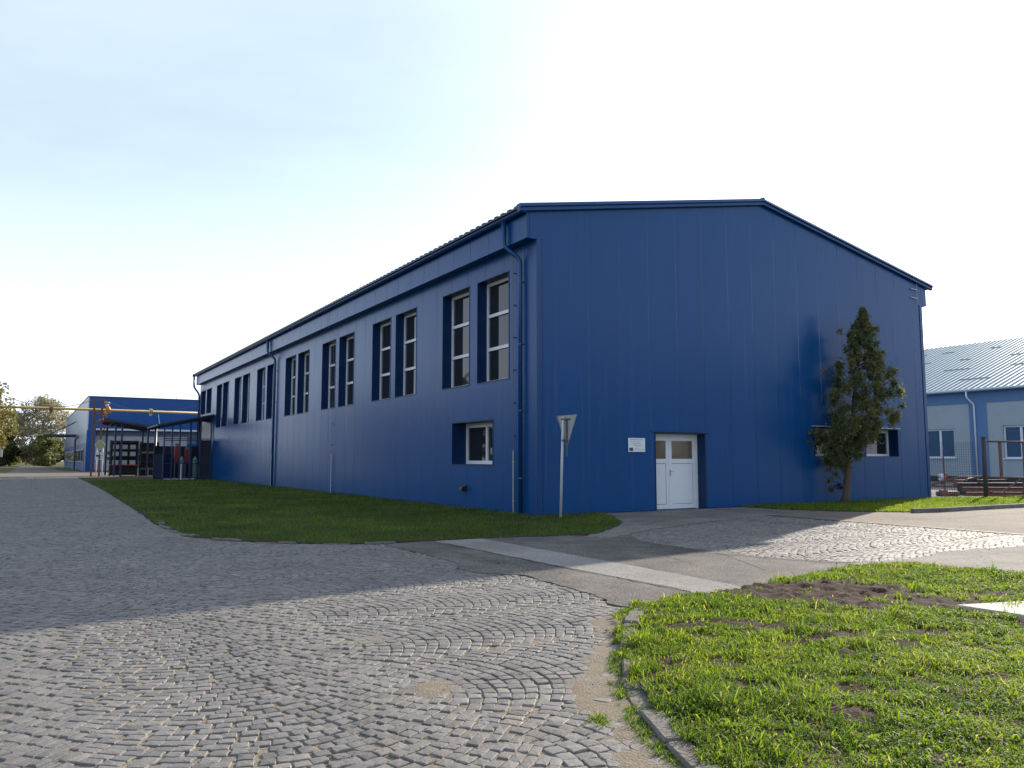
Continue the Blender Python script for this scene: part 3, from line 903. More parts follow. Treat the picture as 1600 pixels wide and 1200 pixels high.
# corner flashings
mb = MB()
mb.box(-0.012, 0.16, -0.014, -0.002, 0.02, Z_BOX - 0.01)
mb.box(-0.014, -0.002, -0.012, 0.14, 0.02, Z_BOX - 0.01)
mb.box(HW - 0.16, HW + 0.012, -0.014, -0.002, 0.02, Z_BOX - 0.01)
mb.box(0.160, 0.172, -0.022, -0.014, 0.02, Z_BOX + 0.02)
mb.box(HW - 0.172, HW - 0.160, -0.022, -0.014, 0.02, Z_BOX + 0.02)
mb.box(-0.352, -0.338, -0.016, 0.10, Z_BOX, 8.46)
mb.box(-0.25, -0.238, -0.016, -0.004, Z_BOX, 8.46)
mb.box(0.172, 4.2, -0.012, -0.002, 0.03, 0.07)
mb.box(6.4, HW - 0.172, -0.012, -0.002, 0.03, 0.07)
mb.build('corner_trim', m_trim, hall)

# roof: ribbed sheet on both slopes
def rib_profile(y0, y1, pitch, h):
    ys, zs = [], []
    y = y0
    while y < y1:
        for (f, hh) in ((0, 0), (0.42, 0), (0.5, h), (0.86, h), (0.94, 0)):
            if y + f * pitch <= y1 + 1e-6:
                ys.append(y + f * pitch); zs.append(hh)
        y += pitch
    return ys, zs
def ribbed(mb, ya, yb, pitch, h, xa, za, xb, zb, nseg=1):
    ys, zs = rib_profile(ya, yb, pitch, h)
    n = len(ys)
    rows = []
    for k in range(nseg + 1):
        t = k / nseg
        rows += [(xa + (xb - xa) * t, y, za + (zb - za) * t + z) for y, z in zip(ys, zs)]
    fs = []
    for k in range(nseg):
        for i in range(n - 1):
            a = k * n + i
            fs.append((a, a + n, a + n + 1, a + 1) if xb > xa else (a, a + 1, a + n + 1, a + n))
    mb.add(rows, fs)
    # closed lower edge with the depth of the sheet and its batten
    m_ = len(mb.v)
    edge = [(xa, y, za + z) for y, z in zip(ys, zs)] + [(xa, y, za - 0.05) for y in ys]
    mb.add(edge, [(i, i + 1, n + i + 1, n + i) for i in range(n - 1)])
mb = MB()
ribbed(mb, -0.10, HL + 0.10, 0.37, 0.045, -0.62, Z_EAVE, HW / 2, Z_RIDGE)
ribbed(mb, -0.10, HL + 0.10, 0.37, 0.045, HW + 0.62, Z_EAVE, HW / 2, Z_RIDGE)
for s in (0, 1):
    xa = -0.60 if s == 0 else HW + 0.60
    vs = [(xa, -0.1, Z_EAVE - 0.05), (HW / 2, -0.1, Z_RIDGE - 0.05), (HW / 2, HL + .1, Z_RIDGE - 0.05), (xa, HL + .1, Z_EAVE - 0.05)]
    mb.add(vs, [(0, 1, 2, 3)])
roof = mb.build('roof', m_roof, hall)
mb = MB(); mb.tube([(HW / 2, -0.12, Z_RIDGE + 0.03), (HW / 2, HL + 0.12, Z_RIDGE + 0.03)], 0.09, 8)
mb.build('ridge_cap', m_trim, roof)
# verge flashing
for yy, sgn in ((-0.10, -1), (HL + 0.10, 1)):
    mb = MB()
    for s in (0, 1):
        xa = -0.64 if s == 0 else HW + 0.64
        xb = HW / 2
        def Q(t, dy, dz):
            return (xa + (xb - xa) * t, yy + sgn * dy, Z_EAVE + (Z_RIDGE - Z_EAVE) * t + dz)
        prof = [(-0.16, 0.060), (0.03, 0.065), (0.075, -0.030), (0.068, -0.042), (0.02, -0.050), (0.028, -0.150), (-0.02, -0.165), (-0.09, -0.165)]
        vs = [Q(0, *p) for p in prof] + [Q(1, *p) for p in prof]
        n = len(prof)
        fs = [(i, i + 1, n + i + 1, n + i) for i in range(n - 1)] + [tuple(range(n))]
        mb.add(vs, fs)
    mb.build('verge_trim', m_trim, roof)

# gutters (half-round) and downpipes
for s in (0, 1):
    mb = MB()
    cx_ = -0.455 if s == 0 else HW + 0.455
    n = 8
    vs = []
    for yy in (-0.08, HL + 0.08):
        for k in range(n + 1):
            a = math.pi + math.pi * k / n
            vs.append((cx_ + 0.095 * math.cos(a), yy, 8.50 + 0.10 * math.sin(a)))
    mb.add(vs, [(k, k + 1, n + 2 + k, n + 1 + k) for k in range(n)] + [tuple(range(n, -1, -1)), tuple(range(n + 1, 2 * n + 2))])
    mb.build('gutter', m_trim, hall, smooth=False)

def bend(pts, r=0.10, k=5):
    P = [Vector(p) for p in pts]
    out = [P[0]]
    for i in range(1, len(P) - 1):
        a = (P[i - 1] - P[i]).normalized(); b = (P[i + 1] - P[i]).normalized()
        p0 = P[i] + a * r; p1 = P[i] + b * r
        for j in range(k + 1):
            t = j / k
            out.append(p0 * (1 - t) ** 2 + P[i] * 2 * t * (1 - t) + p1 * t * t)
    out.append(P[-1])
    return out
def downpipe(y0, y1, name='downpipe'):
    mb = MB()
    pts = bend([(-0.45, y0, 8.43), (-0.45, y0, 7.68), (-0.10, y1, 7.28), (-0.10, y1, 0.05)], 0.16)
    rs = [0.062] * len(pts); rs[0] = 0.085
    mb.tube(pts, rs, 12)
    d = mb.build(name, m_trim, hall, smooth=True)
    for z in (1.0, 2.9, 4.8, 6.6):
        cb = MB()
        cb.tube([(-0.10, y1, z), (-0.10, y1, z + 0.035)], 0.074, 10)
        cb.box(-0.03, 0.0, y1 - 0.02, y1 + 0.02, z, z + 0.035)
        cb.build('clamp', m_rod, d)
    return d
downpipe(1.05, 0.72)
downpipe(27.75, 27.35)
# the far one stands at the end corner
mb = MB()
pts = bend([(-0.50, HL + 0.12, 8.43), (-0.50, HL + 0.12, 7.55), (-0.06, HL + 0.10, 6.95), (-0.06, HL + 0.10, 0.05)], 0.2)
mb.tube(pts, 0.075, 10)
mb.build('downpipe', m_trim, hall, smooth=True)

# lightning conductors
def conductor(y):
    mb = MB()
    mb.tube([(-0.60, y, 8.62), (-0.52, y, 8.38), (-0.37, y, 8.2), (-0.37, y, 7.72), (-0.06, y, 7.45), (-0.055, y, 1.8)], 0.006, 6)
    for k in range(6):
        z = 2.2 + k * 0.95
        mb.box(-0.075, 0, y - 0.02, y + 0.02, z, z + 0.035)
    c = mb.build('lightning_conductor', m_rod, hall)
    g2 = MB(); g2.tube([(-0.06, y, -0.02), (-0.06, y, 1.80)], 0.022, 8)
    for z in (0.35, 1.45):
        g2.box(-0.085, 0, y - 0.028, y + 0.028, z, z + 0.03)
    g2.build('protective_tube', m_galv, c)
for y in (1.17, 17.2, 27.78):
    conductor(y)
# conductor on the right-hand corner of the gable and the rod above it
mb = MB()
mb.tube([(HW - 0.35, -0.06, 7.75), (HW - 0.35, -0.06, 8.65), (HW - 0.35, -0.14, 9.6)], 0.008, 6)
mb.box(HW - 0.75, HW - 0.33, -0.06, -0.02, 8.30, 8.33); mb.box(HW - 0.75, HW - 0.33, -0.06, -0.02, 7.95, 7.98)
mb.build('lightning_conductor', m_galv, hall)

# windows
def reveal(a0, a1, z0, z1, dep, P, nm):
    mb = MB()
    e = 0.004
    F_ = [P(a0, 0, z0), P(a1, 0, z0), P(a1, 0, z1), P(a0, 0, z1)]
    B_ = [P(a0, dep, z0), P(a1, dep, z0), P(a1, dep, z1), P(a0, dep, z1)]
    mb.add(F_ + B_, [(0, 1, 5, 4), (1, 2, 6, 5), (2, 3, 7, 6), (3, 0, 4, 7)])
    # thin folded edge round the opening
    for (b0, b1, c0, c1) in ((a0 - 0.03, a1 + 0.03, z1, z1 + 0.035), (a0 - 0.03, a0, z0, z1), (a1, a1 + 0.03, z0, z1), (a0 - 0.03, a1 + 0.03, z0 - 0.035, z0)):
        p, q_ = P(b0, -0.012, c0), P(b1, 0.0, c1)
        mb.box(min(p[0], q_[0]), max(p[0], q_[0]), min(p[1], q_[1]), max(p[1], q_[1]), c0, c1)
    return mb

def make_window(a0, a1, z0, z1, dep, P, bars_z=(), bars_a=(), fw=0.075, glass=m_glass):
    mb = MB()
    def bx(b0, b1, c0, c1, d0, d1):
        p, q_ = P(b0, d0, c0), P(b1, d1, c1)
        mb.box(min(p[0], q_[0]), max(p[0], q_[0]), min(p[1], q_[1]), max(p[1], q_[1]), c0, c1)
    d0, d1 = dep - 0.05, dep + 0.02
    bx(a0 + .002, a0 + fw, z0 + .002, z1 - .002, d0, d1); bx(a1 - fw, a1 - .002, z0 + .002, z1 - .002, d0, d1)
    bx(a0 + fw, a1 - fw, z0 + .002, z0 + fw, d0, d1); bx(a0 + fw, a1 - fw, z1 - fw * 1.3, z1 - .002, d0, d1)
    for z in bars_z:
        bx(a0 + fw, a1 - fw, z - 0.05, z + 0.05, d0 - 0.006, d1)
    for a in bars_a:
        bx(a - 0.055, a + 0.055, z0 + fw, z1 - fw, d0 - 0.004, d1)
    wn_ = mb.build('window', m_white, hall)
    gb = MB()
    gb.add([P(a0 + .003, dep, z0 + .003), P(a1 - .003, dep, z0 + .003), P(a1 - .003, dep, z1 - .003), P(a0 + .003, dep, z1 - .003)], [(0, 1, 2, 3)])
    gb.build('pane', glass, wn_)
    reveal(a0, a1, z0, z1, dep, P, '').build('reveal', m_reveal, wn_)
    return wn_
PS = lambda a, d, z: (d, a, z)
PG = lambda a, d, z: (a, d, z)
for (a0, a1, z0, z1) in WIN:
    h = z1 - z0
    bz = [z0 + h / 3, z0 + 2 * h / 3] if h > 2.5 else [z0 + h / 2]
    make_window(a0, a1, z0, z1, 0.38, PS, bars_z=bz)
make_window(*LOW, 0.56, PS, bars_a=(3.72,), fw=0.11)
for h_ in GW:
    make_window(*h_, 0.44, PG, fw=0.085)

# door
mb = MB()
d0, d1 = 0.33, 0.41
mb.box(4.275, 4.36, d0, d1, 0.002, 2.33); mb.box(6.235, 6.315, d0, d1, 0.002, 2.33); mb.box(4.36, 6.235, d0, d1, 2.245, 2.33)
door = mb.build('door', m_white, hall)
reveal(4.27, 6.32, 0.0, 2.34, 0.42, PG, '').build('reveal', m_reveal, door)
def leaf(a0, a1):
    mb = MB()
    y0, y1 = 0.345, 0.395
    st = 0.115
    mb.box(a0, a0 + st, y0, y1, 0.02, 2.24); mb.box(a1 - st, a1, y0, y1, 0.02, 2.24)
    for (z0, z1) in ((0.02, 0.16), (1.42, 1.56), (2.12, 2.24)):
        mb.box(a0 + st, a1 - st, y0, y1, z0, z1)
    mb.box(a0 + st + 0.012, a1 - st - 0.012, y0 + 0.014, y1 - 0.01, 0.172, 1.408)
    mb.build('door_leaf', m_white, door)
    gb = MB(); gb.box(a0 + st, a1 - st, y0 + 0.02, y1 - 0.01, 1.56, 2.12)
    gb.build('door_pane', m_bglass, door)
leaf(4.365, 5.105); leaf(5.113, 6.23)
mb = MB()
mb.box(5.135, 5.17, 0.335, 0.345, 1.02, 1.24); mb.tube([(5.152, 0.335, 1.17), (5.152, 0.29, 1.17), (5.27, 0.29, 1.17)], 0.011, 6)
mb.tube([(5.152, 0.335, 1.06), (5.152, 0.322, 1.06)], 0.014, 8)
mb.build('door_handle', m_galv, door)
for z in (0.25, 1.15, 2.03):
    mb = MB(); mb.bbox(6.215, 6.262, 0.30, 0.34, z, z + 0.13, b=0.008)
    mb.build('hinge', m_white, door)
mb = MB(); mb.box(4.05, 6.55, -0.045, -0.013, 2.376, 2.40)
mb.build('door_flashing', m_trim, hall)
mb = MB(); mb.box(11.5, 13.75, -0.05, -0.013, 2.696, 2.73); mb.box(14.4, 16.65, -0.05, -0.013, 2.696, 2.73)
mb.build('window_flashing', mat('pale_flashing', (0.35, 0.42, 0.5), rough=0.35), hall)

# little hooded vents near the ground
def vent(P, a, z):
    mb = MB()
    pts = [(0.0, 0.20), (0.17, 0.13), (0.20, 0.05), (0.20, 0.0), (0.0, 0.0)]
    vs = []
    for aa in (a - 0.12, a + 0.12):
        vs += [P(aa, -d, z + h) for d, h in pts]
    mb.add(vs, [(0, 1, 2, 3, 4), (9, 8, 7, 6, 5)] + [(i, i + 5, (i + 1) % 5 + 5, (i + 1) % 5) for i in range(5)])
    mb.build('vent_hood', m_black, hall)
vent(PS, 4.2, 0.54); vent(PG, 12.95, 0.5)

# ------------------------------------------------------------------ information sign on the gable
sg = empty('information_sign', 3.185, -0.012, 1.765, label='small white notice board with blue flag emblem left of the white door', cat='sign')
mb = MB(); mb.bbox(0, 0.645, -0.022, 0, 0, 0.41, b=0.004)
mb.build('panel', mat('sign_white', (0.70, 0.73, 0.74), rough=0.35), sg)
mb = MB(); mb.box(0.035, 0.175, -0.0255, -0.022, 0.03, 0.125)
fl_ = mb.build('flag_emblem', mat('flag_blue', (0.012, 0.022, 0.12), rough=0.4), sg)
mb = MB()
for k in range(12):
    a = k * math.pi / 6
    cx_, cz_ = 0.105 + 0.032 * math.cos(a), 0.0775 + 0.032 * math.sin(a)
    mb.box(cx_ - 0.0035, cx_ + 0.0035, -0.0275, -0.0255, cz_ - 0.0035, cz_ + 0.0035)
mb.build('star_ring', mat('flag_gold', (0.30, 0.24, 0.05), rough=0.4), fl_)
random.seed(3)
for (x0, x1, z, h) in ((0.08, 0.55, 0.352, 0.016), (0.09, 0.47, 0.295, 0.010), (0.17, 0.47, 0.238, 0.014), (0.19, 0.48, 0.182, 0.014), (0.24, 0.40, 0.105, 0.010), (0.24, 0.50, 0.067, 0.008), (0.53, 0.61, 0.064, 0.016)):
    x = x0
    mb = MB()
    while x < x1:
        wl = random.uniform(0.010, 0.04)
        mb.box(x, min(x + wl, x1), -0.0245, -0.022, z, z + h)
        x += wl + 0.009
    mb.build('text_line', mat('print_grey', (0.16, 0.18, 0.19), rough=0.5), sg)

# ------------------------------------------------------------------ give-way sign seen from behind
u_, v_ = UV(1.26, 20.66)
ys = empty('road_sign', u_, v_, label='grey back of a triangular give-way sign on a slim post in the shaded lawn', cat='road sign')
mb = MB(); mb.tube([(0, 0, -0.1), (0.03, -0.03, 1.4), (0.055, -0.07, 2.66)], 0.034, 12)
mb.build('post', mat('painted_post', (0.50, 0.52, 0.53), rough=0.45, noise=0.3, nscale=12), ys, smooth=True)
mb = MB()
def tri(cy, zb, zt_, half, x0, x1, r=0.05):
    pts = []
    base = [(cy - half, zt_), (cy + half, zt_), (cy, zb)]
    for i in range(3):
        p0 = Vector(base[i - 1]); p = Vector(base[i]); p1 = Vector(base[(i + 1) % 3])
        a = p + (p0 - p).normalized() * r; b = p + (p1 - p).normalized() * r
        for j in range(4):
            t = j / 3
            pts.append(a * (1 - t) ** 2 + p * 2 * t * (1 - t) + b * t * t)
    n = len(pts)
    return [(x0, q_[0], q_[1]) for q_ in pts] + [(x1, q_[0], q_[1]) for q_ in pts], [tuple(range(n))[::-1], tuple(range(n, 2 * n))] + [(i, (i + 1) % n, n + (i + 1) % n, n + i) for i in range(n)]
mb.add(*tri(-0.16, 1.86, 2.70, 0.45, 0.112, 0.116))
sp_ = mb.build('sign_panel', mat('grey_aluminium', (0.36, 0.38, 0.36), rough=0.5, metal=0.35, noise=0.35, nscale=5), ys)
# folded rim
mb = MB()
outer, _ = tri(-0.16, 1.855, 2.705, 0.455, 0.09, 0.116)
n = len(outer) // 2
mb.add(outer, [(i, (i + 1) % n, n + (i + 1) % n, n + i) for i in range(n)])
mb.build('rim', MATS['grey_aluminium'], sp_)
mb = MB(); mb.add(*tri(-0.16, 1.89, 2.685, 0.42, 0.117, 0.119)); mb.build('sign_face', mat('sign_red', (0.45, 0.02, 0.02), rough=0.4), sp_)
mb = MB()
for z, hw in ((2.58, 0.16), (2.02, 0.06)):
    mb.box(0.08, 0.11, -0.16 - hw, 0.0, z, z + 0.03)
    mb.tube([(0.05, -0.06, z - 0.01), (0.05, -0.06, z + 0.04)], 0.042, 10)
mb.box(0.085, 0.108, -0.19, -0.14, 1.62, 2.6)
mb.build('bracket', mat('dark_bracket', (0.12, 0.12, 0.11), rough=0.6, metal=0.4), ys)

# ================================================================== TREES
def leaf_cloud(centres, radii, counts, size, stretch=1.6, shell=0.55, droop=0.0, size_var=0.4):
    P = []; T = []; 
    for c, r, n, tb in zip(centres, radii, counts, rng.uniform(-0.18, 0.18, len(centres))):
        d = rng.normal(size=(n, 3)); d /= np.linalg.norm(d, axis=1)[:, None]
        rr = rng.uniform(shell ** 3, 1, n) ** (1 / 3) if shell > 0 else np.abs(rng.normal(0, 0.62, n))
        rr = np.where(rng.random(n) < 0.12, rr * rng.uniform(1.0, 1.25, n), rr)
        P.append(np.asarray(c) + d * rr[:, None] * np.asarray(r))
        T.append(np.clip(0.5 + tb + rng.normal(0, 0.16, n), 0, 1))
    P = np.concatenate(P); T = np.concatenate(T)
    n = len(P)
    a = rng.normal(size=(n, 3)); a[:, 2] -= droop; a /= np.linalg.norm(a, axis=1)[:, None]
    b = np.cross(a, rng.normal(size=(n, 3))); b /= np.linalg.norm(b, axis=1)[:, None]
    s = size * rng.uniform(1 - size_var, 1 + size_var, n)[:, None]
    V = np.stack([P - a * s * stretch / 2, P + b * s * 0.45, P + a * s * stretch / 2, P - b * s * 0.45], 1).reshape(-1, 3)
    F = np.arange(4 * n).reshape(-1, 4)
    return V, F, np.repeat(T, 4)

def limb(mb, p, q_, r0, r1, seg=5, wob=0.05, n=7):
    p, q_ = Vector(p), Vector(q_)
    L = (q_ - p).length
    pts = []; rs = []
    for i in range(seg + 1):
        t = i / seg
        pts.append(p.lerp(q_, t) + Vector((random.gauss(0, wob * L * 0.3), random.gauss(0, wob * L * 0.3), 0)) * (1 if 0 < i < seg else 0))
        rs.append(r0 + (r1 - r0) * t)
    mb.tube(pts, rs, n)

m_bark = mat('conifer_bark', (0.10, 0.075, 0.055), rough=0.9, noise=0.7, nscale=12, bump=0.9, bscale=30, bdist=0.02)
m_needle = mat('conifer_spray', (0.05, 0.07, 0.02), rough=0.55, spec=0.3,
               tone=[(0.0, (0.055, 0.068, 0.036)), (0.4, (0.105, 0.125, 0.055)), (0.7, (0.16, 0.172, 0.07)), (0.93, (0.21, 0.19, 0.095)), (1.0, (0.22, 0.15, 0.09))], trans=0.4, tcol=(1.6, 1.45, 0.85))
tx, ty = 11.47, 27.42
u_, v_ = UV(tx, ty)
con = empty('conifer_tree', u_, v_, label='slender ragged conifer with a leaning trunk in front of the blue gable', cat='tree')
con.rotation_euler = (0, 0, 0)
mb = MB()
axis = lambda z: (0.02 + 0.145 * z if z < 2.4 else 0.37 + (z - 2.4) * 0.135, 0.02 * z)
pts = [(axis(z)[0] + 0.02 * math.sin(z * 3), axis(z)[1], z) for z in np.linspace(-0.05, 6.4, 18)]
rs = [max(0.012, 0.125 * (1 - z / 7.2) + (0.07 if z < 0.15 else 0)) for z in np.linspace(-0.05, 6.4, 18)]
mb.tube(pts, rs, 10)
# envelope measured up the tree: height, left, right (metres from the foot)
ENV = [(0.45, -0.55, -0.30), (0.75, -0.55, -0.25), (1.1, -0.50, 0.10), (1.6, -0.85, 0.55), (2.1, -0.95, 1.35), (2.45, -1.05, 1.65), (2.85, -0.95, 1.85), (3.3, -0.60, 2.15), (3.75, -0.45, 2.28), (4.2, -0.20, 2.12), (4.6, -0.50, 2.0),
       (5.0, 0.0, 1.75), (5.4, 0.10, 1.52), (5.8, 0.25, 1.40), (6.2, 0.52, 1.35), (6.55, 0.78, 1.20), (6.85, 0.90, 1.06)]
ez = [e[0] for e in ENV]; el_ = [e[1] for e in ENV]; er_ = [e[2] for e in ENV]
cen, rad, cnt = [], [], []
for k in range(235):
    z = rng.choice(ez[3:]) + rng.uniform(-0.25, 0.25) if rng.random() > 0.03 else rng.uniform(0.5, 1.6)
    z = min(max(z, 0.5), 6.8)
    l = np.interp(z, ez, el_); r = np.interp(z, ez, er_)
    half = (r - l) / 2
    a = rng.uniform(0, 2 * np.pi); q_ = math.sqrt(rng.uniform(0.04, 1)) * rng.uniform(0.8, 1.2)
    rb = float(np.clip(0.13 * half + 0.06, 0.06, 0.20))
    x = (l + r) / 2 + math.cos(a) * q_ * max(half - rb * 0.7, 0.05)
    y = axis(z)[1] + math.sin(a) * q_ * max(half * 0.9 - rb * 0.7, 0.05)
    cen.append((x, y, z)); rad.append((rb * rng.uniform(0.6, 1.3), rb * rng.uniform(0.6, 1.3), rb * rng.uniform(0.8, 1.8))); cnt.append(int(260 * rb / 0.2))
    if k % 3 == 0 and z > 0.9:
        zb = max(0.7, z - rng.uniform(0.3, 0.9))
        limb(mb, (*axis(zb), zb), (x, y, z), 0.030 * (1 - zb / 8), 0.007, 4, 0.08, 5)
for z, x in ((4.62, -0.42), (2.5, -1.1), (2.15, -1.12), (3.95, 2.2), (3.4, 2.2), (2.95, 1.95), (6.15, 1.45), (6.05, 0.15), (0.5, -0.42), (0.8, -0.45), (1.2, -0.42), (5.3, 1.62)):
    cen.append((x, 0.1, z)); rad.append((0.16, 0.14, 0.13)); cnt.append(70)
    limb(mb, (*axis(max(0.7, z - 0.5)), max(0.7, z - 0.5)), (x, 0.1, z), 0.02, 0.006, 4, 0.06, 5)
mb.build('trunk', m_bark, con, smooth=True)
V, F, T = leaf_cloud(cen, rad, cnt, 0.046, stretch=2.4, shell=0, droop=-0.5)
np_mesh('crown', V, F, m_needle, tone=T, parent=con)

def broadleaf(name, x, y, h, wd, leafmat, label, bark=m_bark, nclump=60, nleaf=110, lsize=0.35, base=0.18, group='trees beyond the end of the road', fast=1.0, dens=1.0):
    u_, v_ = UV(x, y)
    t = empty(name, u_, v_, label=label, cat='tree', group=group)
    mb = MB()
    limb(mb, (0, 0, -0.1), (0.1, 0, h * 0.7), h * 0.018, h * 0.006, 7, 0.03, 8)
    cen, rad, cnt = [], [], []
    for k in range(nclump):
        z = rng.uniform(base, 0.96)
        prof = math.sin(math.pi * min(1, (z - base * 0.6) / (1.02 - base * 0.6))) ** 0.6
        a = rng.uniform(0, 2 * np.pi); q_ = math.sqrt(rng.random()) * wd / 2 * prof * rng.uniform(0.8, 1.1)
        c = (q_ * math.cos(a), q_ * math.sin(a), z * h)
        rb = wd * rng.uniform(0.07, 0.14)
        cen.append(c); rad.append((rb, rb, rb * 0.8)); cnt.append(int(nleaf * dens))
        if k % 3 == 0:
            limb(mb, (0.05, 0, max(0.15, z - 0.25) * h), c, h * 0.006, h * 0.0015, 4, 0.06, 5)
    mb.build('trunk', bark, t, smooth=True)
    V, F, T = leaf_cloud(cen, rad, cnt, lsize, stretch=1.5, shell=0.2)
    np_mesh('crown', V, F, leafmat, tone=T, parent=t)
    return t

m_birch = mat('birch_leaf', (0.2, 0.19, 0.1), rough=0.6, tone=[(0.0, (0.16, 0.16, 0.085)), (0.5, (0.32, 0.30, 0.18)), (1.0, (0.48, 0.42, 0.30))], trans=0.55)  # far leaves lightened, with the haze of distance put into their tones
m_dark = mat('dark_leaf', (0.04, 0.06, 0.02), rough=0.6, tone=[(0.0, (0.035, 0.05, 0.022)), (0.5, (0.07, 0.09, 0.034)), (1.0, (0.13, 0.14, 0.05))], trans=0.4)  # tones raised too, distance haze mixed into the colour
m_yell = mat('yellowing_leaf', (0.2, 0.19, 0.05), rough=0.6, tone=[(0.0, (0.10, 0.12, 0.025)), (0.5, (0.21, 0.20, 0.05)), (1.0, (0.34, 0.22, 0.10))], trans=0.45)
m_green = mat('mid_leaf', (0.1, 0.12, 0.03), rough=0.6, tone=[(0.0, (0.08, 0.10, 0.03)), (0.5, (0.17, 0.19, 0.05)), (1.0, (0.27, 0.26, 0.10))], trans=0.5)
m_bbark = mat('birch_bark', (0.45, 0.43, 0.40), rough=0.8, noise=0.6, nscale=4)
random.seed(11)
broadleaf('birch_tree', -108.5, 182, 16.0, 13.5, m_birch, 'tall pale feathery birch at the end of the road', bark=m_bbark, nclump=190, nleaf=95, lsize=0.27, base=0.03)
broadleaf('broadleaf_tree', -100.5, 190, 13.6, 8, m_birch, 'shorter pale birch between the tall birch and the far hall', bark=m_bbark, nclump=80, nleaf=95, lsize=0.30, base=0.04)
broadleaf('broadleaf_tree', -114.5, 176, 7.6, 8.5, m_dark, 'dark bushy tree left of the birch', nclump=80, nleaf=150, lsize=0.32, base=0.02)
broadleaf('broadleaf_tree', -117.0, 184, 13.0, 9.5, m_green, 'light green tree partly hidden behind the dark bushy tree', nclump=80, nleaf=100, lsize=0.32, base=0.05)
broadleaf('broadleaf_tree', -104.0, 176, 7.0, 7, m_green, 'low green tree at the foot of the birch', nclump=60, nleaf=120, lsize=0.28, base=0.02)
broadleaf('broadleaf_tree', -96.0, 188, 6.0, 8, m_green, 'low olive bush just beside the far blue hall', nclump=60, nleaf=130, lsize=0.28, base=0.02)
broadleaf('broadleaf_tree', -42.9, 61, 8.6, 7.6, m_yell, 'tree with yellow and reddish autumn leaves above the yellow pipe', nclump=90, nleaf=170, lsize=0.17, base=0.22, group=None)

# distant wood: beyond the meadow, plus unseen side rows mirrored in the walls
def wood():
    cen, rad, cnt = [], [], []
    def row(x0, y0, x1, y1, n, h0, h1):
        for i in range(n):
            t = (i + rng.uniform(-0.4, 0.4)) / n
            h = rng.uniform(h0, h1)
            for k in range(4):
                z = rng.uniform(0.1, 0.9) * h
                cen.append((x0 + (x1 - x0) * t + rng.normal(0, 1.2), y0 + (y1 - y0) * t + rng.normal(0, 1.2), z))
                rad.append((h * 0.26, h * 0.26, h * 0.22)); cnt.append(34)
    row(-190, 225, -70, 235, 34, 5, 8)
    row(-92, -30, -78, 85, 26, 10, 15)  # this row and the next: out of view, heightened to darken the walls' reflections
    row(60, -50, 80, 24, 22, 11, 15)
    return leaf_cloud(cen, rad, cnt, 1.5, stretch=1.3, shell=0.3)
V, F, T = wood()
tag(np_mesh('woodland', V, F, m_dark, tone=T), 'dark line of trees and scrub beyond the meadow, and unseen rows mirrored in the walls', 'woodland', kind='stuff')

# ================================================================== FAR BLUE HALL
fh = empty('factory_building', -5.98, 94, label='distant flat-roofed blue hall with an overhanging upper storey', cat='building')
FD = 72.0
m_fwall = panel_mat('far_blue_cladding', (0.003, 0.062, 0.24), pitch=1.0, rough=0.28, tilt=0.004)
m_fside = panel_mat('far_side_cladding', (0.10, 0.16, 0.24), pitch=1.0, rough=0.3, tilt=0.006)  # paler than the front: the sky's reflection is put into this colour
mb = MB(); mb.box(0, 30, 0, 1.5, 5.35, 9.4); mb.build('upper_front', m_fwall, fh)
mb = MB(); mb.box(0.002, 30, 1.5, FD, 3.6, 9.398); mb.build('upper_storey', m_fside, fh)
mb = MB(); mb.box(0.004, 1.0, 0.02, 1.5, 0, 5.35); mb.box(0.05, 30, 1.5, FD - 0.05, 0, 3.6); mb.build('lower_wall', m_fwall, fh)
mb = MB(); mb.box(1.0, 30, -0.06, 0.0, 5.2, 5.42); mb.box(0, 0.12, -0.06, 0, 5.2, 9.44); mb.build('white_trim', mat('pale_trim', (0.5, 0.53, 0.56), rough=0.4), fh)
mb = MB(); mb.box(-0.05, 30.05, -0.08, FD, 9.40, 9.50); mb.build('roof', m_roof, fh)
mb = MB()
mb.box(1.0, 3.5, 1.35, 1.5, 0.1, 4.5); mb.box(3.5, 12, 1.35, 1.5, 2.9, 4.5)
gt = mb.build('sliding_gate', mat('pale_gate', (0.40, 0.43, 0.46), rough=0.5, noise=0.2, nscale=2), fh)
mb = MB()
for k in range(12):
    mb.box(1.2, 3.4 if k < 8 else 12, 1.335, 1.35, 0.4 + k * 0.34, 0.42 + k * 0.34)
for x in (1.6, 2.15): mb.box(x, x + 0.06, 1.325, 1.35, 0.1, 4.5)
mb.build('gate_rib', mat('gate_line', (0.15, 0.17, 0.2), rough=0.6), gt)
mb = MB(); mb.box(2.5, 3.0, 1.30, 1.33, 2.15, 2.55)
mb.build('notice', mat('dark_notice', (0.10, 0.05, 0.07), rough=0.6), gt)
mb = MB(); mb.box(2.5, 3.0, 1.30, 1.33, 1.45, 1.85); mb.build('notice', mat('dark_notice', (0.10, 0.05, 0.07), rough=0.6), gt)
for k in range(9):
    y = 6 + k * 6.9
    mb = MB(); mb.box(-0.02, 0.03, y, y + 4.6, 1.15, 2.9)
    wn_ = mb.build('window', mat('far_frame', (0.30, 0.33, 0.36), rough=0.5), fh)
    gb = MB(); gb.box(-0.03, -0.02, y + 0.15, y + 2.2, 1.3, 2.75); gb.box(-0.03, -0.02, y + 2.4, y + 4.45, 1.3, 2.75)
    gb.build('pane', m_glass, wn_)
mb = MB(); mb.box(-4.4, -0.01, 27, 33, 5.05, 5.35)
cn = mb.build('canopy', m_roof, fh)
mb = MB(); mb.tube([(-3.6, 27.2, 5.35), (0.0, 27.2, 7.4)], 0.06, 6); mb.build('stay_rod', m_rod, cn)
mb = MB(); mb.tube([(-3.6, 32.8, 5.35), (0.0, 32.8, 7.4)], 0.06, 6)
mb.build('stay_rod', m_rod, cn)
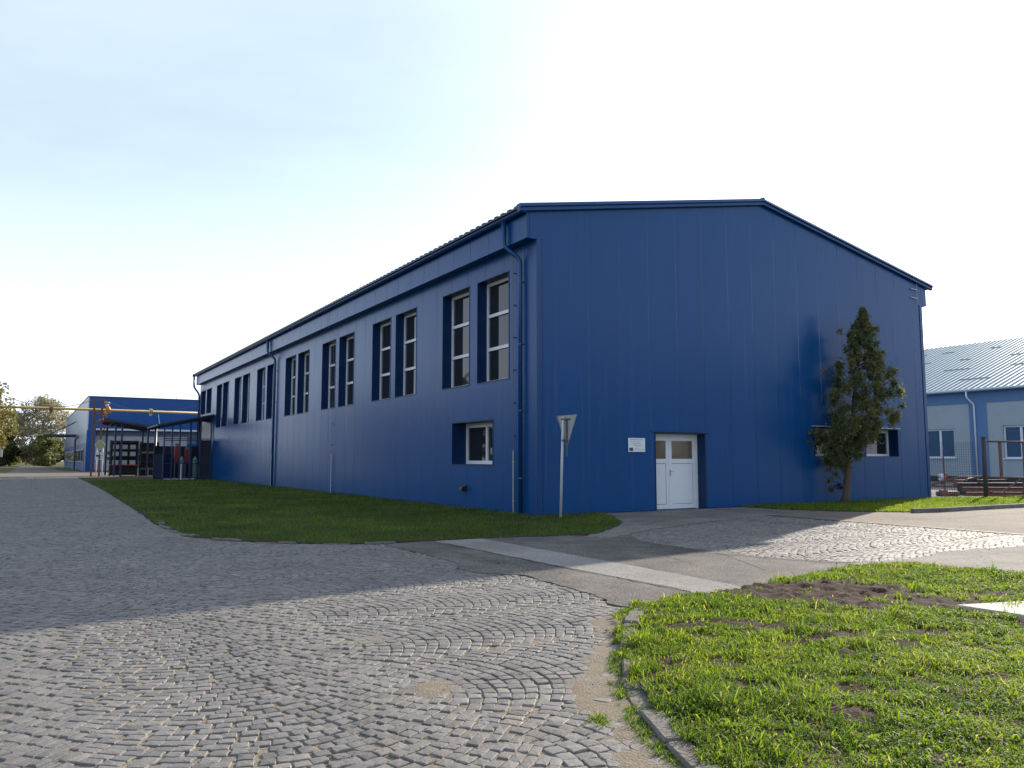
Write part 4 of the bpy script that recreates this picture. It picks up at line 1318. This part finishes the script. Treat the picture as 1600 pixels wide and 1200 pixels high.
mb = MB(); mb.tube([(-0.4, 20, 0), (-0.4, 20, 4.3), (-0.1, 20, 4.9)], 0.16, 8); mb.build('downpipe', m_rod, fh)
mb = MB(); mb.tube([(10.9, 4, 9.4), (10.9, 4, 10.5)], 0.04, 6); mb.build('roof_mast', m_galv, fh)

# ================================================================== GAS PIPE, FRAMES, STAYS
PV, PZ = 63.0, 6.0
gp = empty('gas_pipe', -6.8, PV, 0, label='yellow overhead gas pipe crossing above the road', cat='pipe')
mb = MB(); mb.tube([(-34, 0, PZ + 0.17), (-20, 0, PZ + 0.13), (12, 0, PZ)], 0.11, 12); mb.build('pipe', m_yellow, gp, smooth=True)
for x in (-3.7, 4.45):
    mb = MB(); mb.tube([(x - 0.14, 0, PZ + 0.05), (x + 0.14, 0, PZ + 0.03)], 0.24, 12); mb.box(x - 0.1, x + 0.1, -0.1, 0.1, PZ - 0.38, PZ - 0.1)
    mb.build('pipe_clamp', m_rust if x < 0 else m_yellow, gp)
mb = MB()
mb.tube([(0.5, 0, PZ - 0.28), (0.78, 0, PZ - 0.3)], 0.30, 12); mb.tube([(0.82, 0, PZ - 0.2), (0.82, 0, PZ + 0.25), (0.72, 0, PZ + 0.55)], [0.28, 0.2, 0.08], 10)
mb.tube([(0.45, -0.1, PZ + 0.6), (1.0, -0.1, PZ + 0.6)], 0.03, 6)
vl = mb.build('valve', m_orange, gp, smooth=True)
mb = MB(); mb.tube([(0.72, 0, PZ + 0.42), (0.72, 0, PZ + 0.62)], 0.13, 10); mb.tube([(0.72, 0, PZ + 0.74), (0.72, 0, PZ + 0.78)], 0.24, 12); mb.build('valve_wheel', m_white, vl)

def pipe_frame(u_, label):
    f = empty('pipe_support', u_, PV, label=label, cat='support frame')
    for x in (-0.32, 0.32):
        mb = MB()
        for (xx, yy, ww, dd_) in ((x, 0, 0.16, 0.012), (x - 0.075, 0, 0.012, 0.14), (x + 0.075, 0, 0.012, 0.14)):
            mb.box(xx - ww / 2, xx + ww / 2, yy - dd_ / 2 - 0.28, yy + dd_ / 2 - 0.28, -0.05, 7.05)
        mb.build('post', m_rust, f)
    mb = MB()
    mb.box(-0.5, 0.5, -0.27, 0.3, 5.62, 5.74); mb.build('crosshead', m_rust, f)
    mb = MB(); mb.box(-0.4, 0.4, -0.26, -0.1, 6.9, 7.0); mb.build('top_bar', m_rust, f)
    mb = MB(); mb.box(-0.35, 1.55, -0.3, 0.3, 4.95, 5.1); mb.bar((0.3, -0.2, 4.0), (1.3, -0.2, 4.95), 0.08, 0.08)
    mb.build('bracket', m_rust, f)
    for k in range(7):
        mb = MB()
        z = 0.6 + k * 0.75
        mb.bar((-0.3, -0.26, z), (0.3, -0.26, z + 0.7 * (1 if k % 2 else -0.2)), 0.03, 0.03)
        mb.build('lattice_bar', m_rust, f)
    return f
pipe_frame(-6.8, 'rusty steel post frame carrying the yellow pipe beside the storage canopy')
pipe_frame(-24.0, 'second rusty frame carrying the yellow pipe beyond the road')
def stay(u0, z0, u1, z1, label):
    a = np.array(W2(u0, PV)); b = np.array(W2(u1, PV))
    mb = MB(); 
    pts = []
    for i in range(9):
        t = i / 8
        p = a + (b - a) * t
        pts.append((p[0], p[1], z0 + (z1 - z0) * t - 0.25 * math.sin(math.pi * t)))
    mb.tube(pts, 0.028, 5)
    tag(mb.build('stay_cable', m_rod), label, 'cable', 'stay cables of the yellow pipe')
stay(-7.1, 7.0, -10.6, 6.2, 'thin cable sloping from the rusty frame down to the pipe over the road')
stay(-6.4, 7.0, -2.4, 6.05, 'thin cable from the rusty frame to the pipe clamp above the canopies')
stay(-2.3, 6.05, 2.2, 7.0, 'thin cable rising from the pipe clamp towards the near hall')
stay(-10.6, 6.25, -14.6, 7.3, 'thin cable rising from the pipe towards the autumn tree')

# ------------------------------------------------------------------ priority road sign on two white legs
ps = empty('road_sign', -6.62, 60.6, label='yellow diamond priority sign with junction plate on two white legs', cat='road sign')
ps.rotation_euler = (0, 0, TH - R(28))
for x in (-0.26, 0.26):
    mb = MB(); mb.tube([(x, 0, -0.05), (x, 0, 2.5)], 0.045, 8); mb.build('leg', m_white, ps, smooth=True)
def diamond(mb, c, h, y0, y1):
    vs = [(c[0] + dx * h, y, c[1] + dz * h) for y in (y0, y1) for dx, dz in ((-1, 0), (0, -1), (1, 0), (0, 1))]
    mb.add(vs, [(0, 1, 2, 3), (7, 6, 5, 4)] + [(i, i + 4, (i + 1) % 4 + 4, (i + 1) % 4) for i in range(4)])
mb = MB(); diamond(mb, (0, 2.80), 0.50, -0.07, -0.05); dp_ = mb.build('sign_panel', mat('sign_offwhite', (0.42, 0.44, 0.40), rough=0.5), ps)
mb = MB(); diamond(mb, (0, 2.80), 0.38, -0.075, -0.071); mb.build('border', mat('sign_dark', (0.10, 0.11, 0.09), rough=0.5), dp_)
mb = MB(); diamond(mb, (0, 2.80), 0.345, -0.08, -0.076); mb.build('yellow_field', mat('sign_yellow', (0.36, 0.33, 0.16), rough=0.5), dp_)
mb = MB(); mb.box(-0.36, 0.36, -0.07, -0.05, 1.50, 2.18); pp_ = mb.build('junction_plate', mat('sign_white2', (0.55, 0.57, 0.58), rough=0.5), ps)
mb = MB()
mb.box(-0.30, 0.05, -0.076, -0.071, 1.78, 1.92); mb.box(-0.07, 0.07, -0.0785, -0.0765, 1.54, 1.9); mb.box(0.05, 0.30, -0.0755, -0.0712, 1.82, 1.87); mb.box(-0.025, 0.025, -0.081, -0.079, 1.88, 2.13)
mb.build('junction_symbol', m_black, pp_)
# sign at the very edge of the view
es = empty('road_sign', *UV(-49.2, 74.5), label='grey back of a rectangular sign on a thin post beyond the road', cat='road sign')
es.rotation_euler = (0, 0, 0.4)
mb = MB(); mb.tube([(0, 0, -0.05), (0, 0, 2.9)], 0.04, 8); mb.build('post', m_galv, es)
mb = MB(); mb.bbox(-0.1, 0.95, -0.03, 0.03, 1.75, 3.0, b=0.02); mb.build('sign_panel', MATS['sign_offwhite'], es)

# ------------------------------------------------------------------ storage canopy and rack
m_steelblue = mat('dark_blue_steel', (0.010, 0.022, 0.075), rough=0.5)
m_darkroof = mat('canopy_sheet', (0.022, 0.028, 0.045), rough=0.5)
cp = empty('canopy', -4.0, 63.0, label='open steel canopy with a roof sloping to the right over the storage racks', cat='canopy')
mb = MB()
mb.add([(-2.3, -0.6, 5.30), (2.0, -0.6, 4.62), (2.0, 6, 4.75), (-2.3, 6, 5.43), (-2.3, -0.6, 5.12), (2.0, -0.6, 4.40), (2.0, 6, 4.55), (-2.3, 6, 5.25)],
       [(0, 1, 2, 3), (7, 6, 5, 4), (0, 4, 5, 1), (1, 5, 6, 2), (3, 2, 6, 7), (0, 3, 7, 4)])
mb.build('roof', m_darkroof, cp)
mb = MB()
for y in (0, 2.5, 5):
    mb.bar((-2.2, y, 5.05), (1.95, y, 4.38), 0.12, 0.22)
mb.build('rafter', m_steelblue, cp)
for (x, y) in ((-1.25, 0.0), (-0.72, 0.0), (1.5, 0.0), (-1.6, 5), (1.6, 5)):
    mb = MB(); mb.box(x - 0.08, x + 0.08, y - 0.08, y + 0.08, 0, 4.9 - 0.16 * (x + 2.2)); mb.build('post', m_steelblue, cp)

rk = empty('storage_rack', -4.55, 64.0, label='dark four-level storage rack loaded with pale boxes under the canopy', cat='rack')
for x in (-0.95, 1.35):
    for y in (0, 0.9):
        mb = MB(); mb.box(x - 0.05, x + 0.05, y - 0.05, y + 0.05, 0, 3.3); mb.build('upright', m_black, rk)
for z in (0.35, 1.05, 1.85, 2.5, 3.2):
    mb = MB(); mb.box(-1.0, 1.4, -0.06, 0.96, z - 0.1, z); mb.build('shelf', m_black if z != 1.05 else mat('red_beam', (0.30, 0.05, 0.03), rough=0.6, noise=0.5, nscale=6), rk)
mb = MB(); mb.box(-0.98, 1.38, 0.97, 1.0, 0.05, 3.3); mb.build('shade_backing', m_black, rk)  # black sheet added so the space behind the rack stays in deep shade
rk2 = empty('storage_rack', -2.55, 64.0, label='dark rack holding long timber and steel to the right of the box rack', cat='rack')
for x in (-0.4, 1.1):
    for y in (0, 0.9):
        mb = MB(); mb.box(x - 0.05, x + 0.05, y - 0.05, y + 0.05, 0, 3.2); mb.build('upright', m_black, rk2)
for z in (0.6, 1.3, 2.1, 3.1):
    mb = MB(); mb.box(-0.45, 1.15, -0.06, 0.96, z - 0.1, z); mb.build('shelf', m_black, rk2)
mb = MB(); mb.box(-0.4, 1.15, 0.85, 0.95, 0, 3.1); mb.build('shade_backing', m_black, rk2)  # black sheet standing in for the gloom behind this rack
x_, y_ = W2(-2.9, 63.7)
m_bx = mat('pale_box', (0.42, 0.45, 0.48), rough=0.5, noise=0.25, nscale=6)
boxes = []
lv = {1.05: 'lowest loaded shelf', 1.85: 'middle shelf', 2.5: 'top shelf'}
ords = ['left', 'middle', 'right']
def open_box(mb, w_, d_, h_):
    t = 0.03
    mb.box(-w_ / 2, w_ / 2, -d_ / 2, d_ / 2, 0, t)
    mb.box(-w_ / 2, -w_ / 2 + t, -d_ / 2, d_ / 2, t, h_); mb.box(w_ / 2 - t, w_ / 2, -d_ / 2, d_ / 2, t, h_)
    mb.box(-w_ / 2 + t, w_ / 2 - t, -d_ / 2, -d_ / 2 + t, t, h_); mb.box(-w_ / 2 + t, w_ / 2 - t, d_ / 2 - t, d_ / 2, t, h_)
    mb.box(-w_ / 2 - 0.012, w_ / 2 + 0.012, -d_ / 2 - 0.012, -d_ / 2, h_ - 0.05, h_)
proto = None
for z in (1.05, 1.85, 2.5):
    for i, x in enumerate((-0.5, 0.22, 0.92)):
        uu_, vv_ = -4.55 + x, 64.42
        if proto is None:
            mb = MB(); open_box(mb, 0.48, 0.6, 0.40)
            proto = mb.build('storage_box', m_bx); o = proto
        else:
            o = proto.copy(); COL.objects.link(o)
        o.location = (*W2(uu_, vv_), z + 0.002); o.rotation_euler = (0, 0, TH)
        tag(o, f'pale open box, {ords[i]} of three on the {lv[z]} of the storage rack', 'box', 'pale boxes on the storage rack')
mb = MB(); mb.box(-0.72, 0.72, -0.05, 0.05, 0, 0.16)
o = mb.build('timber_beam', mat('weathered_timber', (0.30, 0.22, 0.14), rough=0.85, noise=0.6, nscale=6)); o.location = (*W2(-2.2, 63.95 + 0.3), 2.102); o.rotation_euler = (0, 0, TH)
tag(o, 'light timber beam lying on the dark right-hand rack', 'beam')
mb = MB(); mb.box(-0.7, 0.7, -0.05, 0.05, 0, 0.10)
o = mb.build('steel_beam', mat('grey_steel', (0.14, 0.14, 0.14), rough=0.6)); o.location = (*W2(-2.2, 64.25), 0.602); o.rotation_euler = (0, 0, TH)
tag(o, 'grey steel beam low on the dark right-hand rack', 'beam')

# slim light pole between the canopies
lp = empty('lamp_post', -2.25, 59.5, label='slim grey pole with a small floodlight between the two canopies', cat='pole')
mb = MB(); mb.tube([(0, 0, -0.05), (0, 0, 4.5)], 0.075, 10); mb.build('pole', m_galv, lp, smooth=True)
mb = MB(); mb.bbox(-0.16, 0.16, -0.3, -0.05, 4.35, 4.6, b=0.03); mb.build('floodlight', m_black, lp)
mb = MB(); mb.tube([(0.1, 0, 4.5), (0.25, 0, 4.7), (0.12, 0, 5.6)], 0.02, 6); mb.build('antenna', m_white, lp)
mb = MB(); mb.bbox(-0.14, -0.02, -0.12, 0.05, 3.2, 3.75, b=0.02); mb.build('junction_box', m_galv, lp)
# marker stakes in the grass
st0 = None
for (a, b, lab) in ((-3.75, 58.3, 'thin grey stake in the grass before the box rack'), (-3.1, 56.8, 'thin grey stake standing right of the other stake before the racks'), (-1.9, 53.4, 'thin pale stake in the grass before the gas cage')):
    if st0 is None:
        mb = MB(); mb.tube([(0, 0, -0.05), (0, 0, 0.78), (0.01, 0, 0.80)], 0.022, 6); st0 = mb.build('marker_stake', m_galv); o = st0
    else:
        o = st0.copy(); COL.objects.link(o)
    o.location = (*W2(a, b), 0.0)
    tag(o, lab, 'stake', 'marker stakes in the lawn')

# ------------------------------------------------------------------ lean-to gas cage at the end of the hall
gc = empty('gas_cage', 0, 45.6, label='dark blue steel lean-to cage against the far end of the hall', cat='cage')
mb = MB()
mb.add([(-3.95, -0.4, 4.12), (-0.03, -0.4, 4.98), (-0.03, 5.6, 4.98), (-3.95, 5.6, 4.12), (-3.95, -0.4, 4.00), (-0.03, -0.4, 4.86), (-0.03, 5.6, 4.86), (-3.95, 5.6, 4.00)],
       [(0, 1, 2, 3), (7, 6, 5, 4), (0, 4, 5, 1), (1, 5, 6, 2), (3, 2, 6, 7), (0, 3, 7, 4)][0:6])
mb.build('roof', m_darkroof, gc)
mb = MB()
for y in (0, 1.8, 3.6, 5.2):
    mb.bar((-3.7, y, 3.97), (-0.05, y, 4.76), 0.07, 0.14)
mb.build('rafter', m_steelblue, gc)
XS = (-3.4, -2.85, -2.3, -1.55, -0.85, -0.08)
for x in XS:
    mb = MB(); w_ = 0.09 if x != -1.55 else 0.14
    mb.box(x - w_ / 2, x + w_ / 2, -0.05, 0.05, 0, 3.85 + (x + 4.4) * 0.209); mb.build('post', m_steelblue, gc)
for x in (-3.4, -0.08):
    mb = MB(); mb.box(x - 0.05, x + 0.05, 5.1, 5.2, 0, 3.85 + (x + 4.4) * 0.209); mb.build('post', m_steelblue, gc)
for z in (0.12, 1.2, 3.05, 2.92):
    mb = MB(); mb.box(-3.4, -0.1, -0.03, 0.03, z, z + 0.06); mb.build('rail', m_steelblue, gc)
mb = MB()
for k in range(33):
    x = -3.35 + k * 0.1
    mb.box(x - 0.004, x + 0.004, 0.035, 0.043, 0.12, 3.0)
for k in range(29):
    mb.box(-3.35, -0.1, 0.044, 0.052, 0.15 + k * 0.1 - 0.004, 0.15 + k * 0.1 + 0.004)
mb.build('wire_mesh', m_steelblue, gc)
m_cp = mat('cage_panel', (0.006, 0.014, 0.045), rough=0.9, spec=0.05)
mb = MB(); mb.box(-3.34, -2.88, 0.06, 0.08, 0.1, 1.95); mb.build('cladding_panel', m_cp, gc)
mb = MB(); mb.box(-3.44, -3.40, 0.1, 5.1, 0.1, 1.95); mb.build('cladding_panel', m_cp, gc)
mb = MB(); mb.box(-3.4, -0.1, 5.22, 5.26, 0.0, 2.6); mb.build('shade_backing', mat('cage_back', (0.02, 0.024, 0.035), rough=0.8, spec=0.2), gc)  # dark sheet added for the shaded interior of the cage
mb = MB(); mb.box(-0.85, -0.12, 0.06, 0.08, 0.1, 3.0); mb.build('dark_end_sheet', mat('cage_shade_sheet', (0.012, 0.014, 0.024), rough=0.6), gc)  # dark sheet standing for the shaded inside seen through the mesh

def cylinder(u_, v_, h, r, m_body, m_top, label):
    o = empty('gas_cylinder', u_, v_, 0.02, label=label, cat='gas cylinder', group='gas cylinders in the cage')
    mb = MB(); mb.tube([(0, 0, 0), (0, 0, 0.02), (0, 0, h * 0.88), (0, 0, h * 0.95)], [r * 0.94, r, r, r * 0.8], 14); mb.build('body', m_body, o, smooth=True)
    mb = MB(); mb.tube([(0, 0, h * 0.945), (0, 0, h * 0.985), (0, 0, h)], [r * 0.8, r * 0.45, r * 0.2], 12); mb.build('shoulder', m_top, o, smooth=True)
    mb = MB(); mb.tube([(0, 0, h), (0, 0, h + 0.12)], 0.03, 8); mb.tube([(-0.06, 0, h + 0.08), (0.06, 0, h + 0.08)], 0.02, 6); mb.build('valve', m_galv, o)
    return o
m_red = mat('red_cylinder', (0.34, 0.03, 0.02), rough=0.45)
m_teal = mat('teal_cylinder', (0.16, 0.27, 0.28), rough=0.5)
cylinder(-1.95, 46.7, 1.65, 0.17, m_teal, m_white, 'pale teal gas cylinder in the cage left of the middle post')
cylinder(-1.02, 46.5, 1.65, 0.19, m_teal, m_white, 'pale teal gas cylinder in the cage right of the red crates')
cylinder(-0.62, 46.9, 1.0, 0.19, m_teal, m_teal, 'short teal gas cylinder at the right end of the cage')
cb0 = None
for (u_, v_, w_, z0, h_, lab) in ((-2.12, 47.6, 0.46, 1.30, 1.25, 'red cabinet on a shelf left of the middle post in the cage'), (-1.38, 47.6, 0.42, 1.20, 1.10, 'red cabinet right of the middle post in the cage')):
    o = empty('cabinet', u_, v_, 0, label=lab, cat='cabinet', group='red cabinets in the cage')
    mb = MB(); mb.bbox(-w_ / 2, w_ / 2, 0, 0.4, z0, z0 + h_, b=0.015); mb.build('body', m_red, o)
    mb = MB()
    for sx in (-1, 1):
        mb.box(sx * (w_ / 2 - 0.05) - 0.025, sx * (w_ / 2 - 0.05) + 0.025, 0.05, 0.35, 0, z0)
    mb.build('stand', m_galv, o)
    mb = MB(); mb.box(-w_ / 2 + 0.06, w_ / 2 - 0.06, 0.02, 0.38, z0 + h_, z0 + h_ + 0.22); mb.build('top_box', mat('grey_top', (0.22, 0.23, 0.22), rough=0.6), o)
mb = MB(); mb.box(-0.02, 0.02, -0.02, 0.02, 0, 1.2)
for k in range(6): mb.box(-0.05, 0.05, -0.022, 0.022, 0.05 + k * 0.2, 0.13 + k * 0.2)
o = mb.build('marker_post', m_white); o.location = (*W2(-2.2, 45.3), 0.0); o.rotation_euler = (0, 0, TH)
tag(o, 'white banded marker post in front of the gas cage', 'post')
mb = MB(); mb.bbox(-1.2, 1.0, -0.10, 0.10, 0.0, 0.10, b=0.015)
o = mb.build('concrete_sill', mat('sill_concrete', (0.45, 0.45, 0.43), rough=0.9)); o.location = (*W2(-2.2, 45.3 + 0.35), 0.0); o.rotation_euler = (0, 0, TH)  # one pale colour over the whole sill
tag(o, 'pale concrete sill along the foot of the gas cage', 'sill')

# ================================================================== PALE HOUSE ON THE RIGHT
ph = empty('pale_building', 42.28, 12.0, label='pale grey house with blue bands and a ribbed light metal roof behind the fence', cat='building')
m_pale = mat('pale_render', (0.36, 0.41, 0.43), rough=0.85, noise=0.2, nscale=1.5)
m_band = mat('blue_render', (0.11, 0.205, 0.37), rough=0.8, noise=0.2, nscale=1.5)
m_plinth = mat('dark_plinth', (0.045, 0.045, 0.045), rough=0.9)
PWIN = [(0.28, 2.35, 1.65, 3.62), (-5.0, -2.92, 1.6, 3.72), (-9.5, -7.4, 1.6, 3.72), (5.3, 7.4, 1.65, 3.65)]
mb = MB(); wall_grid(mb, -22, 20, 0.4, 6.15, PWIN, lambda a, z: (0, a, z)); mb.f = [f[::-1] for f in mb.f]
mb.add([(0, -22, 0.4), (28, -22, 0.4), (28, -22, 6.1), (14.3, -22, 11.3), (0, -22, 6.1)], [(0, 1, 2, 3, 4)])
mb.build('wall', m_pale, ph)
mb = MB(); mb.box(-0.05, 0.2, -22, 20, -0.05, 0.4); mb.build('plinth', m_plinth, ph)
mb = MB(); mb.box(-0.035, -0.002, -22, 20, 5.30, 6.12)
for (a, b) in ((-1.95, -0.80), (-6.6, -5.6), (2.9, 4.1)):
    mb.box(-0.036, -0.003, a, b, 0.4, 5.30)
mb.build('blue_band', m_band, ph)
for (a0, a1, z0, z1) in PWIN:
    mb = MB()
    for (b0, b1, c0, c1) in ((a0, a0 + .09, z0, z1), (a1 - .09, a1, z0, z1), (a0 + .09, a1 - .09, z0, z0 + .09), (a0 + .09, a1 - .09, z1 - .1, z1), (a0 + 0.95, a0 + 1.1, z0 + .09, z1 - .1)):
        mb.box(0.10, 0.18, b0, b1, c0, c1)
    wn_ = mb.build('window', m_white, ph)
    gb = MB(); gb.box(0.14, 0.16, a0 + .09, a1 - .09, z0 + .09, z1 - .1); gb.build('pane', mat('pale_glass', (0.05, 0.09, 0.14), rough=0.05, spec=0.6), wn_)
    gb = MB()
    gb.box(0.0, 0.1, a0 - 0.02, a0, z0, z1); gb.box(0.0, 0.1, a1, a1 + 0.02, z0, z1); gb.box(0.0, 0.1, a0 - .02, a1 + .02, z1, z1 + 0.02)
    gb.build('reveal', m_pale, wn_)
    gb = MB(); gb.box(-0.10, 0.12, a0 - 0.08, a1 + 0.08, z0 - 0.06, z0 - 0.001); gb.build('sill', m_white, wn_)
m_proof = mat('light_metal_roof', (0.22, 0.32, 0.35), rough=0.45, spec=0.5, metal=0.2, noise=0.3, nscale=1.2)
mb = MB()
ribbed(mb, -22.3, 20.3, 0.42, 0.05, -0.45, 6.20, 14.3, 11.42, nseg=1)
pr = mb.build('roof', m_proof, ph)
mb = MB()
rng2 = random.Random(5)
for row in range(4):
    x = 2.2 + row * 3.1
    z = 6.20 + (x + 0.45) * (11.42 - 6.20) / 14.75
    y = -20 + rng2.random() * 2
    while y < 19:
        L = rng2.uniform(0.8, 2.8)
        mb.bar((x, y, z + 0.055), (x, y + L, z + 0.055), 0.05, 0.03)
        y += L + rng2.uniform(0.5, 3.0)
mb.build('snow_guard', mat('roof_step', (0.12, 0.17, 0.19), rough=0.5), pr)
mb = MB(); mb.tube([(-0.52, -22.3, 6.14), (-0.52, 20.3, 6.14)], 0.075, 8); mb.build('gutter', mat('pale_gutter', (0.30, 0.36, 0.42), rough=0.4), ph)
mb = MB(); mb.tube(bend([(-0.52, -0.95, 6.12), (-0.52, -0.95, 5.7), (-0.12, -1.2, 5.2), (-0.12, -1.2, 0.1)], 0.12), 0.055, 8); mb.build('downpipe', MATS['white_plastic'], ph, smooth=True)

# ================================================================== FENCE, GATE, SCRAP
m_post = mat('weathered_post', (0.07, 0.065, 0.06), rough=0.8, noise=0.6, nscale=10)
m_gate = mat('rusty_gate_tube', (0.17, 0.09, 0.075), rough=0.75, noise=0.7, nscale=8)
ga = empty('gate', *UV(18.98, 31.77), label='tall tubular steel gate of rusty brown frames beside the mesh fence', cat='gate')
ga.rotation_euler = (0, 0, R(-1.5))
mb = MB(); mb.tube([(0, 0, -0.1), (0.03, 0, 2.40)], 0.085, 10); mb.tube([(0.03, 0, 2.40), (0.03, 0, 2.44)], 0.10, 10); mb.build('gate_post', m_post, ga, smooth=True)
mb = MB(); mb.tube([(3.4, 0, -0.1), (3.4, 0, 2.40)], 0.085, 10); mb.build('gate_post', m_post, ga, smooth=True)
mb = MB()
for pts_, r_ in (([(0.08, 0, 2.26), (3.35, 0, 2.22)], 0.035), ([(0.1, 0, 0.82), (3.35, 0, 0.80)], 0.028), ([(0.1, 0, 0.26), (0.3, 0, 0.22), (3.35, 0, 0.2)], 0.026), ([(0.12, 0, 0.08), (3.35, 0, 0.08)], 0.03)):
    mb = MB(); mb.tube(pts_, r_, 8); mb.build('rail', m_gate, ga, smooth=True)
for x in (0.66, 1.6, 2.5):
    mb = MB(); mb.box(x - 0.05, x + 0.05, -0.03, 0.03, 0.8, 2.22); mb.build('upright', m_gate, ga)
mb = MB(); mb.bar((0.6, 0.03, 0.2), (1.5, 0.03, 0.8), 0.035, 0.035); mb.bar((1.55, 0.03, 0.08), (1.55, 0.03, 0.8), 0.12, 0.05); mb.build('brace', m_gate, ga)

fe = empty('mesh_fence', *UV(18.85, 31.95), label='thin welded wire mesh fence running from the gate post towards the hall corner', cat='fence')
fe.rotation_euler = (0, 0, math.atan2(2.6, -1.2))      # runs back towards the hall's rear
mb = MB()
LF_ = 3.0
for k in range(31):
    mb.box(k * 0.1 - 0.0035, k * 0.1 + 0.0035, -0.0035, 0.0035, 0.05, 2.25)
for k in range(23):
    mb.box(0, LF_, -0.0105, -0.0036, 0.05 + k * 0.1 - 0.0035, 0.05 + k * 0.1 + 0.0035)
mb.build('wire_mesh', m_post, fe)
mb = MB(); mb.tube([(1.5, 0.05, -0.05), (1.5, 0.05, 1.95)], 0.025, 8); mb.build('post', m_gate, fe)
mb = MB(); mb.tube([(3.0, 0.05, -0.05), (3.0, 0.05, 2.3)], 0.03, 8); mb.build('post', m_gate, fe)

# old machinery and steel lying in the yard
def place(o, x, y, z=0.0, rz=0.0):
    o.location = (x, y, z); o.rotation_euler = (0, 0, rz); return o
dr = empty('trailer_drawbar', 0, 0, label='rusty trailer drawbar with axle lying behind the fence', cat='drawbar')
place(dr, 20.7, 36.2, 0, R(2))
mb = MB(); mb.tube([(-2.2, 0, 0.36), (-1.7, 0, 0.36), (-0.2, 0.15, 0.72), (0.9, 0.2, 0.75)], 0.05, 8); mb.tube([(-1.8, 0, 0.34), (-0.2, -0.2, 0.30), (0.9, -0.2, 0.32)], 0.045, 8); mb.build('drawbar', m_gate, dr)
mb = MB(); mb.tube([(-2.45, 0, 0.36), (-2.15, 0, 0.36)], 0.055, 8); mb.build('coupling', m_galv, dr)
for x, r in ((0.1, 0.36), (0.75, 0.33)):
    mb = MB(); mb.tube([(x, -0.45, r), (x, -0.25, r)], r, 18); mb.tube([(x, -0.47, r), (x, -0.44, r)], r * 0.5, 14); mb.build('wheel', m_black, dr)
mb = MB(); mb.bbox(-0.4, 0.6, -0.3, 0.3, 0.3, 0.62, b=0.03); mb.build('axle_housing', m_rust, dr)
sb = empty('scrap_block', 0, 0, label='dark rusty steel block on the gravel left of the gate post', cat='scrap')
place(sb, 18.35, 33.4, 0.0, 0.1)
mb = MB(); mb.bbox(-0.42, 0.42, -0.2, 0.2, 0.0, 0.2, b=0.03); mb.box(-0.3, -0.1, -0.15, 0.15, 0.2, 0.26); mb.build('body', m_rust, sb)
random.seed(21)
labs = ['long rusty steel beam lowest behind the gate', 'rusty steel beam resting across the lower beam behind the gate', 'dark steel channel at the back of the scrap behind the gate', 'short dark girder leaning in the scrap behind the gate']
for i, (x, y, z, L, w_, h_, rz) in enumerate(((21.0, 33.6, 0.0, 3.6, 0.16, 0.16, 0.03), (21.0, 34.1, 0.17, 3.2, 0.2, 0.18, -0.05), (21.2, 34.8, 0.0, 3.4, 0.3, 0.52, 0.06), (21.4, 35.3, 0.35, 1.8, 0.14, 0.3, 0.4))):
    mb = MB()
    mb.box(-L / 2, L / 2, -w_ / 2, w_ / 2, 0, 0.02); mb.box(-L / 2, L / 2, -w_ / 2, w_ / 2, h_ - 0.02, h_); mb.box(-L / 2, L / 2, -0.015, 0.015, 0.02, h_ - 0.02)
    o = mb.build('steel_beam', m_rust if i < 2 else m_post); place(o, x, y, z, rz)
    tag(o, labs[i], 'beam', 'scrap steel behind the gate')
cp2 = empty('marker_drum', 0, 0, label='small white and red drum at the foot of the pale house', cat='drum')
place(cp2, 26.5, 48.7, 0.0, 0)
mb = MB(); mb.tube([(-0.19, 0, 0.45), (0.05, 0, 0.45)], 0.22, 14); mb.build('white_half', m_white, cp2)
mb = MB(); mb.tube([(0.052, 0, 0.45), (0.24, 0, 0.45)], [0.215, 0.19], 14); mb.build('red_half', m_red, cp2)
mb = MB(); mb.box(-0.1, 0.1, -0.1, 0.1, 0, 0.25); mb.tube([(-0.9, 0, 0.45), (-0.2, 0, 0.45)], 0.04, 8); mb.build('stand', m_post, cp2)
